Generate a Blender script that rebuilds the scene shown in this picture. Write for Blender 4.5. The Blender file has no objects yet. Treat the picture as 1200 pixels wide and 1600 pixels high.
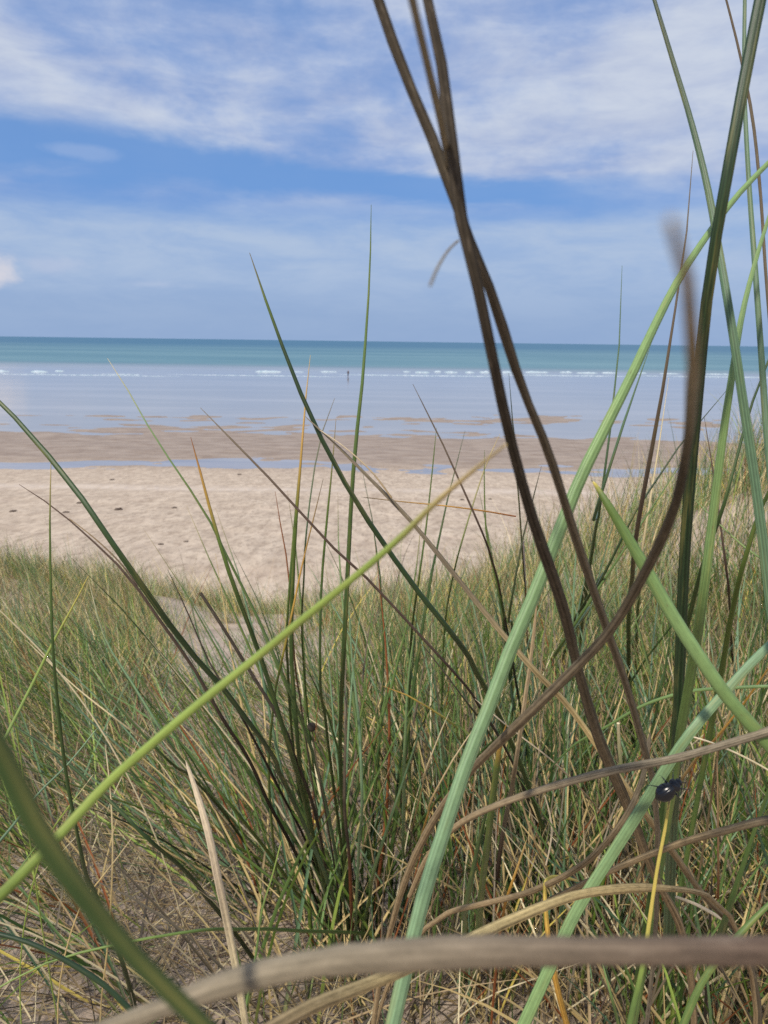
import bpy, bmesh, math, random
import numpy as np
from mathutils import Vector, Matrix, noise as mnoise

R = math.radians
rng = random.Random(7)
nrng = np.random.default_rng(11)
scene = bpy.context.scene
C = scene.collection

# ------------------------------------------------------------------ camera
F = 1200.0                                   # focal length in photo pixels (1200 x 1600)
CAM_Z = 10.0
PITCH = 12.54
cam_d = bpy.data.cameras.new('camera')
cam = bpy.data.objects.new('camera', cam_d)
C.objects.link(cam)
cam_d.sensor_fit = 'VERTICAL'
cam_d.sensor_height = 36.0
cam_d.lens = 36.0 * F / 1600.0
cam_d.clip_start = 0.01
cam_d.clip_end = 60000
cam_d.dof.use_dof = True
cam_d.dof.focus_distance = 0.42
cam_d.dof.aperture_fstop = 32.0
M = Matrix.Translation((0, 0, CAM_Z)) @ Matrix.Rotation(R(90 - PITCH), 4, 'X') @ Matrix.Rotation(R(0.76), 4, 'Z')
cam.matrix_world = M
scene.camera = cam

# ------------------------------------------------------------------ sky and sun
SUN_EL, SUN_AZ = 50.0, 214.0                 # azimuth measured clockwise from +Y (the view)
world = bpy.data.worlds.new('World')
scene.world = world
world.use_nodes = True
wt = world.node_tree
for n in list(wt.nodes):
    wt.nodes.remove(n)


class NT:
    """small helper for wiring shader nodes"""
    def __init__(self, tree):
        self.t = tree

    def n(self, kind, **kw):
        nd = self.t.nodes.new(kind)
        for k, v in kw.items():
            setattr(nd, k, v)
        return nd

    def put(self, sock, v):
        if hasattr(v, 'is_output') or isinstance(v, bpy.types.NodeSocket):
            self.t.links.new(v, sock)
        else:
            sock.default_value = v

    def m(self, op, a, b=0.0, c=0.0, clamp=False):
        nd = self.n('ShaderNodeMath', operation=op, use_clamp=clamp)
        for i, v in enumerate((a, b, c)):
            self.put(nd.inputs[i], v)
        return nd.outputs[0]

    def comb(self, x, y, z):
        nd = self.n('ShaderNodeCombineXYZ')
        for i, v in enumerate((x, y, z)):
            self.put(nd.inputs[i], v)
        return nd.outputs[0]

    def sep(self, v):
        nd = self.n('ShaderNodeSeparateXYZ')
        self.put(nd.inputs[0], v)
        return nd.outputs

    def noise(self, vec, scale, detail=4.0, rough=0.55, dist=0.0, color=False):
        nd = self.n('ShaderNodeTexNoise')
        if vec is not None:
            self.put(nd.inputs['Vector'], vec)
        nd.inputs['Scale'].default_value = scale
        nd.inputs['Detail'].default_value = detail
        nd.inputs['Roughness'].default_value = rough
        nd.inputs['Distortion'].default_value = dist
        return nd.outputs['Color' if color else 'Fac']

    def step(self, v, a, b, lo=0.0, hi=1.0):
        nd = self.n('ShaderNodeMapRange', interpolation_type='SMOOTHSTEP')
        self.put(nd.inputs[0], v)
        for i, q in enumerate((a, b, lo, hi)):
            self.put(nd.inputs[i + 1], q)
        return nd.outputs[0]

    def mix(self, f, a, b, mode='MIX'):
        nd = self.n('ShaderNodeMix', data_type='RGBA', blend_type=mode)
        self.put(nd.inputs[0], f)
        self.put(nd.inputs[6], a if not isinstance(a, tuple) else (*a[:3], 1))
        self.put(nd.inputs[7], b if not isinstance(b, tuple) else (*b[:3], 1))
        return nd.outputs[2]


def lin(r, g, b):
    def f(c):
        c /= 255.0
        return c / 12.92 if c <= 0.04045 else ((c + 0.055) / 1.055) ** 2.4
    return (f(r), f(g), f(b))


w = NT(wt)
tc = w.n('ShaderNodeTexCoord')
dx, dy, dz = w.sep(tc.outputs['Generated'])
el = w.m('MULTIPLY', w.m('ARCSINE', dz), 180 / math.pi)          # degrees above the horizon
az = w.m('MULTIPLY', w.m('ARCTAN2', dx, dy), 180 / math.pi)      # degrees right of +Y
sky = w.n('ShaderNodeTexSky', sky_type='NISHITA')
sky.sun_disc = False
sky.sun_elevation = R(SUN_EL)
sky.sun_rotation = R(SUN_AZ)
sky.altitude = 10
sky.air_density = 1.0
sky.dust_density = 0.35
sky.ozone_density = 3.0
skyc = w.n('ShaderNodeVectorMath', operation='SCALE')
wt.links.new(sky.outputs[0], skyc.inputs[0])
skyc.inputs['Scale'].default_value = 0.118
# the sea air is clear: the band over the horizon stays blue
blue = w.mix(w.step(el, -2.0, 24.0, 0.92, 0.62), skyc.outputs[0], lin(106, 157, 227))
blue = w.mix(w.step(el, 1.0, 9.0, 0.85, 0.0), blue, lin(150, 176, 214))
# cloud deck seen in perspective on a plane high above
zz = w.m('ADD', w.m('MAXIMUM', dz, 0.0), 0.10)
pu = w.m('DIVIDE', dx, zz)
pv = w.m('DIVIDE', dy, zz)
pvec = w.comb(pu, pv, 0.37)
warp = w.noise(pvec, 1.3, 3, 0.5, color=True)
wv = w.n('ShaderNodeVectorMath', operation='MULTIPLY_ADD')
wt.links.new(warp, wv.inputs[0])
wv.inputs[1].default_value = (0.7, 0.7, 0)
wt.links.new(pvec, wv.inputs[2])
n1 = w.noise(wv.outputs[0], 1.15, 8, 0.50)
# angular coordinates for the low streaks
avec = w.comb(w.m('MULTIPLY', az, 0.035), w.m('MULTIPLY', el, 0.13), 1.7)
n2 = w.noise(avec, 1.6, 7, 0.6, 0.4)
n3 = w.noise(avec, 4.2, 8, 0.62, 0.3)
nm = w.noise(w.comb(w.m('MULTIPLY', az, 0.055), w.m('MULTIPLY', el, 0.085), 6.1), 3.2, 9, 0.6, 0.2)
# clear lane that runs between the low veil and the cloud deck
lane_c = w.m('ADD', 10.4, w.m('MULTIPLY', az, -0.06))
lane_c = w.m('ADD', lane_c, w.m('MULTIPLY', w.m('SUBTRACT', n2, 0.5), 5.0))
lane_d = w.m('ABSOLUTE', w.m('SUBTRACT', el, lane_c))
lane_w = w.step(az, -24.0, 4.0, 2.6, 1.3)
lane = w.step(w.m('DIVIDE', lane_d, lane_w), 0.35, 1.15, 1.0, 0.0)
lane = w.m('MULTIPLY', lane, w.step(az, 8.0, 20.0, 1.0, 0.25))
deck = w.step(el, 7.5, 11.0)
dens = w.m('ADD', n1, w.m('MULTIPLY', w.m('SUBTRACT', n3, 0.5), 0.20))
dens = w.m('ADD', dens, w.m('MULTIPLY', w.m('SUBTRACT', nm, 0.5), 0.42))
cover = w.step(dens, 0.16, 0.55)
cover = w.m('MULTIPLY', w.m('MULTIPLY', cover, deck), w.m('SUBTRACT', 1.0, w.m('MULTIPLY', lane, 0.95)))
thick = w.step(dens, 0.32, 0.68)
veil = w.m('MULTIPLY', w.step(w.m('ADD', el, w.m('MULTIPLY', w.m('SUBTRACT', n2, 0.5), 4.0)), 9.4, 7.4), w.step(el, 0.0, 6.0, 0.25, 0.95))
veil = w.m('MULTIPLY', veil, w.step(n3, 0.25, 0.72, 0.5, 1.0))
ccol = w.mix(thick, lin(160, 184, 230), lin(218, 226, 240))
ccol = w.mix(w.step(n3, 0.3, 0.7), w.mix(0.4, ccol, lin(158, 174, 216)), ccol)
col = w.mix(veil, blue, lin(186, 205, 232))
col = w.mix(w.m('MULTIPLY', cover, 0.92), col, ccol)


def puff(col, a0, e0, ra, re, amp, tint):
    """one small fair-weather cloud low over the sea"""
    u = w.m('DIVIDE', w.m('SUBTRACT', az, a0), ra)
    v = w.m('DIVIDE', w.m('SUBTRACT', el, e0), re)
    d = w.m('SQRT', w.m('ADD', w.m('MULTIPLY', u, u), w.m('MULTIPLY', v, v)))
    d = w.m('ADD', d, w.m('MULTIPLY', w.m('SUBTRACT', nm, 0.5), 3.0))
    return w.mix(w.m('MULTIPLY', w.step(d, 1.0, 0.15), amp), col, tint)


col = puff(col, -26.8, 4.1, 3.0, 1.6, 0.8, lin(232, 228, 234))
col = puff(col, -22.5, 4.5, 3.0, 0.8, 0.35, lin(205, 212, 234))
col = puff(col, -16.5, 3.6, 4.6, 0.55, 0.45, lin(200, 212, 236))
col = puff(col, -21.0, 11.6, 2.8, 0.5, 0.35, lin(180, 200, 236))
col = puff(col, 24.0, 5.2, 5.0, 0.8, 0.25, lin(190, 206, 236))
bg = w.n('ShaderNodeBackground')
wt.links.new(col, bg.inputs[0])
bg.inputs[1].default_value = 1.0
wo = w.n('ShaderNodeOutputWorld')
wt.links.new(bg.outputs[0], wo.inputs[0])

sun_d = bpy.data.lights.new('sun', 'SUN')
sun_d.energy = 4.3
sun_d.angle = R(3.0)
sun_d.color = (1.0, 0.92, 0.80)
sun = bpy.data.objects.new('sun', sun_d)
C.objects.link(sun)
sd = Vector((math.sin(R(SUN_AZ)) * math.cos(R(SUN_EL)), math.cos(R(SUN_AZ)) * math.cos(R(SUN_EL)), math.sin(R(SUN_EL))))
sun.rotation_euler = sd.to_track_quat('Z', 'Y').to_euler()

vs = scene.view_settings
vs.view_transform = 'Standard'
vs.look = 'None'
vs.exposure = -0.15
vs.gamma = 1.0
vs.use_curve_mapping = False
scene.render.engine = 'CYCLES'
scene.cycles.max_bounces = 6
scene.cycles.diffuse_bounces = 3
scene.cycles.use_denoising = False


# ------------------------------------------------------------------ helpers
def tag(o, label=None, cat=None, group=None, kind=None):
    for k, v in (('label', label), ('category', cat), ('group', group), ('kind', kind)):
        if v:
            o[k] = v
    return o


def link(name, me, mat=None, parent=None):
    o = bpy.data.objects.new(name, me)
    C.objects.link(o)
    if mat is not None:
        me.materials.append(mat)
    if parent is not None:
        o.parent = parent
    return o


def material(name):
    m = bpy.data.materials.new(name)
    m.use_nodes = True
    t = m.node_tree
    for n in list(t.nodes):
        t.nodes.remove(n)
    k = NT(t)
    out = k.n('ShaderNodeOutputMaterial')
    b = k.n('ShaderNodeBsdfPrincipled')
    t.links.new(b.outputs[0], out.inputs[0])
    return m, k, b, out


def ray(px, py):
    """camera-space ray through a pixel of the photo, one metre deep"""
    v = Vector(((px - 600) / F, -(py - 800) / F, -1.0))
    return M.to_3x3() @ v


def at(px, py, d):
    return M.translation + ray(px, py) * d


# ------------------------------------------------------------------ terrain
def sstep(a, b, v):
    t = np.clip((v - a) / (b - a), 0, 1)
    return t * t * (3 - 2 * t)


def g_np(x, y):
    """height of the dune (numpy)"""
    x = np.asarray(x, float)
    y = np.asarray(y, float)
    z = 9.42 - 0.302 * y
    z = z + 1.3 * sstep(-0.2, 3.0, x) * np.exp(-((y - 4.9) / 2.4) ** 2)
    z = z + 0.42 * sstep(-1.6, -4.2, x) * np.exp(-((y - 8.2) / 2.2) ** 2)
    z = z - 0.16 * np.exp(-((x + 1.6) / 0.9) ** 2 - ((y - 6.6) / 1.6) ** 2)
    z = z + 0.12 * np.exp(-((x - 0.1) / 0.35) ** 2 - ((y - 1.35) / 0.4) ** 2)
    z = z - 0.10 * np.exp(-((x + 0.6) / 0.5) ** 2 - ((y - 2.3) / 0.9) ** 2)
    z = z + 0.04 * np.sin(1.7 * x + 0.6) * np.cos(1.3 * y + 0.4) + 0.018 * np.sin(5.1 * x + 2.0) * np.sin(4.3 * y)
    yy = np.maximum(y - 9.3, 0)
    z = z - 0.5 * yy * yy / (yy + 1.5)
    return z


def g(x, y):
    return float(g_np(x, y))


def hit(px, py):
    """depth at which the ray of a pixel meets the dune"""
    r = ray(px, py)
    d = 0.2
    while d < 12:
        p = M.translation + r * d
        if p.z <= g(p.x, p.y):
            return d
        d += 0.01
    return 12.0


_bx = [(-50, 7.0), (20, 4.0), (56.5, 0.16), (58.8, 0.02), (61.5, -0.022), (64.5, 0.025), (70, 0.085), (78, 0.06), (82, -0.005),
       (92, -0.025), (101, -0.014), (106, -0.035), (130, -0.06), (260, -0.25), (400, -2.0)]


def fbm(x, y, s, o=3):
    return mnoise.fractal(Vector((x * s, y * s, 3.3)), 1.0, 2.0, o)


def beach_h(x, y):
    if y > 50:
        k = min(1, (y - 50) / 6)
        y = y + k * (2.2 * fbm(x, 0.0, 0.035, 3) + 0.9 * fbm(x, y * 0.3, 0.16, 3))
    z = float(np.interp(y, [p[0] for p in _bx], [p[1] for p in _bx]))
    if y < 62:
        k = min(1, max(0, (62 - y) / 12))
        z += 0.05 * k * fbm(x, y * 0.45, 1.3, 3) + 0.07 * k * fbm(x, y * 2.0, 0.12, 2)
    if y > 54:
        k = min(1, (y - 54) / 6)
        z += k * (0.045 * fbm(x * 0.5, y, 0.45, 4) + 0.034 * fbm(x * 0.3, y, 0.1, 2))
    return z


def grid(name, xs, ys, hf):
    nx, ny = len(xs), len(ys)
    vs_ = [(x, y, hf(x, y)) for y in ys for x in xs]
    fs = [(j * nx + i, j * nx + i + 1, (j + 1) * nx + i + 1, (j + 1) * nx + i) for j in range(ny - 1) for i in range(nx - 1)]
    me = bpy.data.meshes.new(name)
    me.from_pydata(vs_, [], fs)
    me.polygons.foreach_set('use_smooth', [True] * len(fs))
    return me


def spaced(a, b, first, growth):
    v, out, s = a, [a], first
    while v < b:
        v += s
        s *= growth
        out.append(min(v, b))
    return out


# sand of the dune
m_dune, k, b, out = material('dune_sand')
pos = k.n('ShaderNodeNewGeometry').outputs['Position']
na = k.noise(pos, 3.0, 5, 0.6)
nb = k.noise(pos, 140.0, 4, 0.7)
nc = k.noise(pos, 900.0, 2, 0.6)
cs = k.mix(k.step(na, 0.3, 0.7), lin(166, 147, 128), lin(200, 182, 162))
cs = k.mix(k.step(nb, 0.35, 0.75, 0.0, 0.5), cs, lin(122, 104, 92))
cs = k.mix(k.step(nc, 0.4, 0.65, 0.0, 0.35), cs, lin(205, 190, 175))
k.put(b.inputs['Base Color'], cs)
b.inputs['Roughness'].default_value = 0.95
b.inputs['Specular IOR Level'].default_value = 0.15
bp = k.n('ShaderNodeBump')
bp.inputs['Strength'].default_value = 0.6
bp.inputs['Distance'].default_value = 0.006
k.put(bp.inputs['Height'], k.m('ADD', k.noise(pos, 60, 5, 0.6), k.m('MULTIPLY', nc, 0.25)))
k.put(b.inputs['Normal'], bp.outputs[0])

half = spaced(0, 60, 0.04, 1.045)
xs = [-v for v in reversed(half[1:])] + half
ys = list(reversed([-v for v in spaced(0, 12, 0.1, 1.2)[1:]])) + spaced(0, 26, 0.04, 1.018)
dune = link('dune', grid('dune', xs, ys, lambda x, y: g(x, y) + 0.01 * fbm(x, y, 6.0, 3)), m_dune)
tag(dune, kind='structure')

# beach: dry trampled sand, then damp and wet sand towards the water
m_beach, k, b, out = material('beach_sand')
pos = k.n('ShaderNodeNewGeometry').outputs['Position']
px_, py_, pz_ = k.sep(pos)
band = k.comb(k.m('MULTIPLY', px_, 0.18), py_, 0.0)
nw = k.noise(band, 0.22, 5, 0.6)
tread = k.comb(px_, k.m('MULTIPLY', py_, 0.32), 0.0)
ns = k.noise(tread, 1.5, 6, 0.62)
nf = k.noise(tread, 4.5, 5, 0.65)
nst = k.noise(k.comb(k.m('MULTIPLY', px_, 0.35), k.m('MULTIPLY', py_, 0.8), 1.0), 1.0, 5, 0.65)
dry = k.mix(k.step(ns, 0.3, 0.7), lin(176, 158, 138), lin(206, 188, 166))
dry = k.mix(k.step(nf, 0.46, 0.66, 0.0, 0.6), dry, lin(142, 124, 106))
dry = k.mix(k.step(nst, 0.52, 0.75, 0.0, 0.45), dry, lin(172, 150, 134))
line = k.m('SUBTRACT', 1.0, k.m('MINIMUM', 1.0, k.m('ABSOLUTE', k.m('DIVIDE', k.m('SUBTRACT', py_, k.m('ADD', 41.0, k.m('MULTIPLY', nw, 6.0))), 3.0))))
dry = k.mix(k.m('MULTIPLY', line, k.step(nf, 0.4, 0.6, 0.1, 0.55)), dry, lin(226, 212, 198))
wet = k.mix(k.step(nst, 0.3, 0.7), lin(138, 120, 104), lin(164, 148, 132))
wetf = k.step(k.m('ADD', py_, k.m('MULTIPLY', k.m('SUBTRACT', nw, 0.5), 8.0)), 55.0, 66.0)
k.put(b.inputs['Base Color'], k.mix(wetf, dry, wet))
k.put(b.inputs['Roughness'], k.m('SUBTRACT', 0.95, k.m('MULTIPLY', wetf, 0.35)))
b.inputs['Specular IOR Level'].default_value = 0.25
bp = k.n('ShaderNodeBump')
bp.inputs['Strength'].default_value = 0.7
bp.inputs['Distance'].default_value = 0.13
k.put(bp.inputs['Height'], k.m('ADD', ns, k.m('MULTIPLY', nf, 0.45)))
k.put(b.inputs['Normal'], bp.outputs[0])
half = spaced(0, 420, 0.28, 1.03)
xs = [-v for v in reversed(half[1:])] + half
ys = spaced(12.5, 40, 0.2, 1.006) + spaced(40.5, 62, 0.35, 1.0)[1:] + spaced(62.4, 300, 0.4, 1.02)[1:]
beach = link('beach', grid('beach', xs, ys, beach_h), m_beach)
tag(beach, kind='structure')

# sea: one sheet that also fills the runnel and lies as a film on the tidal flat
m_sea, k, b, out = material('sea_water')
pos = k.n('ShaderNodeNewGeometry').outputs['Position']
px_, py_, pz_ = k.sep(pos)
wob = k.m('MULTIPLY', k.m('SUBTRACT', k.noise(k.comb(k.m('MULTIPLY', px_, 0.2), py_, 0.0), 0.02, 4, 0.5), 0.5), 50.0)
yy = k.m('ADD', py_, wob)
deep = k.step(yy, 225.0, 345.0)
far = k.step(py_, 330.0, 1700.0)
patch = k.noise(k.comb(k.m('MULTIPLY', px_, 0.25), k.m('MULTIPLY', py_, 0.6), 0.0), 0.012, 4, 0.6)
shallow = k.mix(k.step(k.noise(k.comb(k.m('MULTIPLY', px_, 0.15), py_, 0.0), 0.12, 5, 0.6), 0.4, 0.7), lin(146, 142, 140), lin(168, 162, 158))
turq = k.mix(k.step(patch, 0.35, 0.65), lin(86, 124, 136), lin(106, 140, 148))
water = k.mix(deep, shallow, turq)
water = k.mix(far, water, lin(64, 106, 130))
k.put(b.inputs['Base Color'], water)
b.inputs['IOR'].default_value = 1.33
k.put(b.inputs['Roughness'], k.m('ADD', 0.06, k.m('MULTIPLY', deep, 0.34)))
k.put(b.inputs['Specular IOR Level'], k.m('SUBTRACT', 0.5, k.m('MULTIPLY', deep, 0.38)))
bp = k.n('ShaderNodeBump')
k.put(bp.inputs['Strength'], k.m('ADD', 0.12, k.m('MULTIPLY', deep, 0.5)))
bp.inputs['Distance'].default_value = 0.25
k.put(bp.inputs['Height'], k.noise(k.comb(k.m('MULTIPLY', px_, 0.3), py_, 0.0), 0.45, 5, 0.6))
k.put(b.inputs['Normal'], bp.outputs[0])
sx = [-16000, -3000, -600, -150, 0, 150, 600, 3000, 16000]
sy = [52, 70, 90, 120, 180, 260, 400, 900, 3000, 9000, 26000]
sea = link('sea', grid('sea', sx, sy, lambda x, y: 0.0), m_sea)
tag(sea, kind='structure')

# ------------------------------------------------------------------ grass materials
PAL = {
    'green': (92, 116, 64), 'bright': (122, 150, 100), 'blue': (114, 142, 112), 'dark': (56, 78, 40), 'deep': (38, 58, 36),
    'olive': (84, 104, 44), 'lime': (138, 158, 80), 'yellow': (196, 178, 96), 'straw': (192, 170, 126), 'pale': (206, 192, 164),
    'white': (200, 184, 166), 'brown': (102, 92, 80), 'umber': (66, 59, 53), 'black': (46, 39, 34), 'grey': (126, 116, 104),
    'rust': (128, 76, 46), 'orange': (186, 142, 68), 'mauve': (88, 72, 66), 'tan': (148, 128, 102), 'teal': (84, 110, 86),
}
PAL = {k_: np.array(lin(*v)) * (1.0, 1.0, 0.88) for k_, v in PAL.items()}


def leaf_material(name, streak, rough, spec, thin=0.0, mottled=0.0, fibres=24.0):
    m, k, b, out = material(name)
    a = k.n('ShaderNodeAttribute', attribute_name='col').outputs['Color']
    pos = k.n('ShaderNodeTexCoord').outputs['Object']
    if streak:
        uv = k.n('ShaderNodeUVMap', uv_map='UVMap').outputs[0]
        u, v, _ = k.sep(uv)
        s1 = k.noise(k.comb(k.m('MULTIPLY', u, fibres), k.m('MULTIPLY', v, 6.0), 0.0), 1.0, 3, 0.6)
        s2 = k.noise(k.comb(k.m('MULTIPLY', u, 7.0), k.m('MULTIPLY', v, 220.0), 4.0), 1.0, 5, 0.65)
        s3 = k.noise(pos, 3500.0, 2, 0.6)
        f = k.m('ADD', k.m('MULTIPLY', k.m('SUBTRACT', s1, 0.5), 1.1 * streak), k.m('MULTIPLY', k.m('SUBTRACT', s2, 0.5), 0.7 + 2.0 * mottled))
        f = k.m('ADD', f, k.m('MULTIPLY', k.m('SUBTRACT', s3, 0.5), 0.35 + mottled))
        f = k.m('ADD', f, 1.0)
        vm = k.n('ShaderNodeVectorMath', operation='SCALE')
        k.put(vm.inputs[0], a)
        k.put(vm.inputs['Scale'], k.m('MAXIMUM', f, 0.15))
        c = vm.outputs[0]
        if mottled:
            c = k.mix(k.step(s2, 0.56, 0.72, 0.0, 0.22), c, lin(160, 146, 128))
        else:
            s4 = k.noise(k.comb(k.m('MULTIPLY', u, 3.0), k.m('MULTIPLY', v, 22.0), 9.0), 1.0, 4, 0.6)
            c = k.mix(k.step(s4, 0.50, 0.72, 0.0, 0.42), c, lin(150, 142, 78))        # yellowing patches
            s5 = k.noise(k.comb(k.m('MULTIPLY', u, 9.0), k.m('MULTIPLY', v, 160.0), 2.0), 1.0, 3, 0.6)
            c = k.mix(k.step(s5, 0.68, 0.74, 0.0, 0.6), c, lin(96, 80, 52))           # brown flecks
        bp = k.n('ShaderNodeBump')
        bp.inputs['Strength'].default_value = 0.35
        bp.inputs['Distance'].default_value = 0.0004
        k.put(bp.inputs['Height'], s1)
        k.put(b.inputs['Normal'], bp.outputs[0])
    else:
        c = a
    k.put(b.inputs['Base Color'], c)
    b.inputs['Roughness'].default_value = rough
    b.inputs['Specular IOR Level'].default_value = spec
    if thin:
        tr = k.n('ShaderNodeBsdfTranslucent')
        k.put(tr.inputs[0], c)
        mx = k.n('ShaderNodeMixShader')
        mx.inputs[0].default_value = thin
        k.t.links.new(b.outputs[0], mx.inputs[1])
        k.t.links.new(tr.outputs[0], mx.inputs[2])
        k.t.links.new(mx.outputs[0], out.inputs[0])
    return m


m_leaf = leaf_material('waxy_leaf', 0.8, 0.45, 0.4)
m_dry = leaf_material('dry_leaf', 1.5, 0.75, 0.2, mottled=0.2)
m_stem = leaf_material('woody_stem', 2.6, 0.85, 0.15, mottled=0.35, fibres=13.0)
m_fill = leaf_material('grass_blade', 0, 0.55, 0.3, thin=0.32)


# ------------------------------------------------------------------ tube builder
def catmull(P, n, ext=0):
    """smooth curve through the rows of P (tangents by chord length, so it never overshoots); a fifth of the n samples
    goes to the last ext rows"""
    P = np.array(P, float)
    L = np.concatenate([[0], np.cumsum(np.linalg.norm(np.diff(P[:, :3], axis=0), axis=1) + 1e-6)])
    D = np.diff(P, axis=0) / np.diff(L)[:, None]
    T = np.empty_like(P)
    T[0], T[-1] = D[0], D[-1]
    h = np.diff(L)
    T[1:-1] = (D[:-1] * h[1:, None] + D[1:] * h[:-1, None]) / (h[1:] + h[:-1])[:, None]
    out_ = []
    ts = np.linspace(0, L[-1], n)
    if ext:
        m_ = int(n * .8)
        ts = np.concatenate([np.linspace(0, L[-1 - ext], m_), np.linspace(L[-1 - ext], L[-1], n - m_ + 1)[1:]])
    for t in ts:
        i = min(max(int(np.searchsorted(L, t, side='right')) - 1, 0), len(P) - 2)
        u = (t - L[i]) / h[i]
        out_.append((2 * u ** 3 - 3 * u * u + 1) * P[i] + (u ** 3 - 2 * u * u + u) * h[i] * T[i]
                    + (3 * u * u - 2 * u ** 3) * P[i + 1] + (u ** 3 - u * u) * h[i] * T[i + 1])
    return np.array(out_)


def grad(stops, t):
    ts = [s[0] for s in stops]
    cs_ = np.array([PAL[s[1]] for s in stops])
    return np.stack([np.interp(t, ts, cs_[:, i]) for i in range(3)], -1)


def tube_mesh(name, pts, rad, stops, sides=12, shape='round', flat=1.0, twist=0.0, jitter=0.0, seed=0, rings=None):
    """pts n x 3 along the blade, rad n; cross-section by shape; colours by stops over t; rings picks a stretch of it"""
    n = len(pts)
    r_ = random.Random(seed)
    T = np.gradient(pts, axis=0)
    T /= np.linalg.norm(T, axis=1)[:, None] + 1e-12
    view = np.array(M.translation) - pts
    nrm = view[0] - T[0] * np.dot(view[0], T[0])
    nrm /= np.linalg.norm(nrm)
    th = np.linspace(0, 2 * math.pi, sides, endpoint=False)
    prof, tint = np.ones(sides), np.ones(sides)
    if shape in ('ridged', 'ribbed'):
        prof = 1 + 0.05 * np.cos(th * 9)
        q_ = 0.10 if shape == 'ridged' else 0.34
        tint = 1 + q_ * np.cos(th * 9) + 0.08 * np.cos(th * 3 + seed)
    elif shape == 'groove':
        hollow = np.exp(-((np.angle(np.exp(1j * (th - 0.35)))) / 0.38) ** 2)
        prof = 1 - 0.55 * hollow
    seglen = np.concatenate([[0], np.cumsum(np.linalg.norm(np.diff(pts, axis=0), axis=1))]) + r_.random() * 50
    ph = r_.random() * 6
    V = np.empty((n, sides, 3))
    K = np.ones((n, sides, 4))
    for i in range(n):
        nrm = nrm - T[i] * np.dot(nrm, T[i])
        nrm /= np.linalg.norm(nrm)
        bi = np.cross(T[i], nrm)
        a = th + twist * i / n
        rr = rad[i] * prof * (1 + jitter * (0.5 * math.sin(ph + i * 1.9) + r_.random() - 0.5))
        V[i] = pts[i] + nrm * (np.cos(a) * rr * flat)[:, None] + bi * (np.sin(a) * rr)[:, None]
        K[i, :, :3] = grad(stops, i / (n - 1)) * tint[:, None]
    r0, r1 = rings or (0, n)
    V, K, sl = V[r0:r1], K[r0:r1], seglen[r0:r1]
    n = r1 - r0
    faces, dat = [], []
    for i in range(n - 1):
        for j in range(sides):
            q = (j + 1) % sides
            faces.append((i * sides + j, i * sides + q, (i + 1) * sides + q, (i + 1) * sides + j))
            u0, u1 = j / sides, (j + 1) / sides
            dat += [u0, sl[i], u1, sl[i], u1, sl[i + 1], u0, sl[i + 1]]
    V, K = V.reshape(-1, 3), K.reshape(-1, 4)
    nb = n * sides
    for end, rv in ((r0 == 0, 0), (r1 == len(pts), n - 1)):        # end caps with vertices of their own
        if end:
            V = np.vstack([V, V[rv * sides:(rv + 1) * sides]])
            K = np.vstack([K, K[rv * sides:(rv + 1) * sides]])
            f = list(range(len(V) - sides, len(V)))
            faces.append(tuple(f if rv else reversed(f)))
            dat += [0.0, sl[rv]] * sides
    me = bpy.data.meshes.new(name)
    me.from_pydata([tuple(v) for v in V], [], faces)
    me.polygons.foreach_set('use_smooth', [True] * len(faces))
    ca = me.color_attributes.new('col', 'FLOAT_COLOR', 'POINT')
    ca.data.foreach_set('color', K.ravel())
    uv = me.uv_layers.new(name='UVMap')
    uv.data.foreach_set('uv', dat)
    return me


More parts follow.
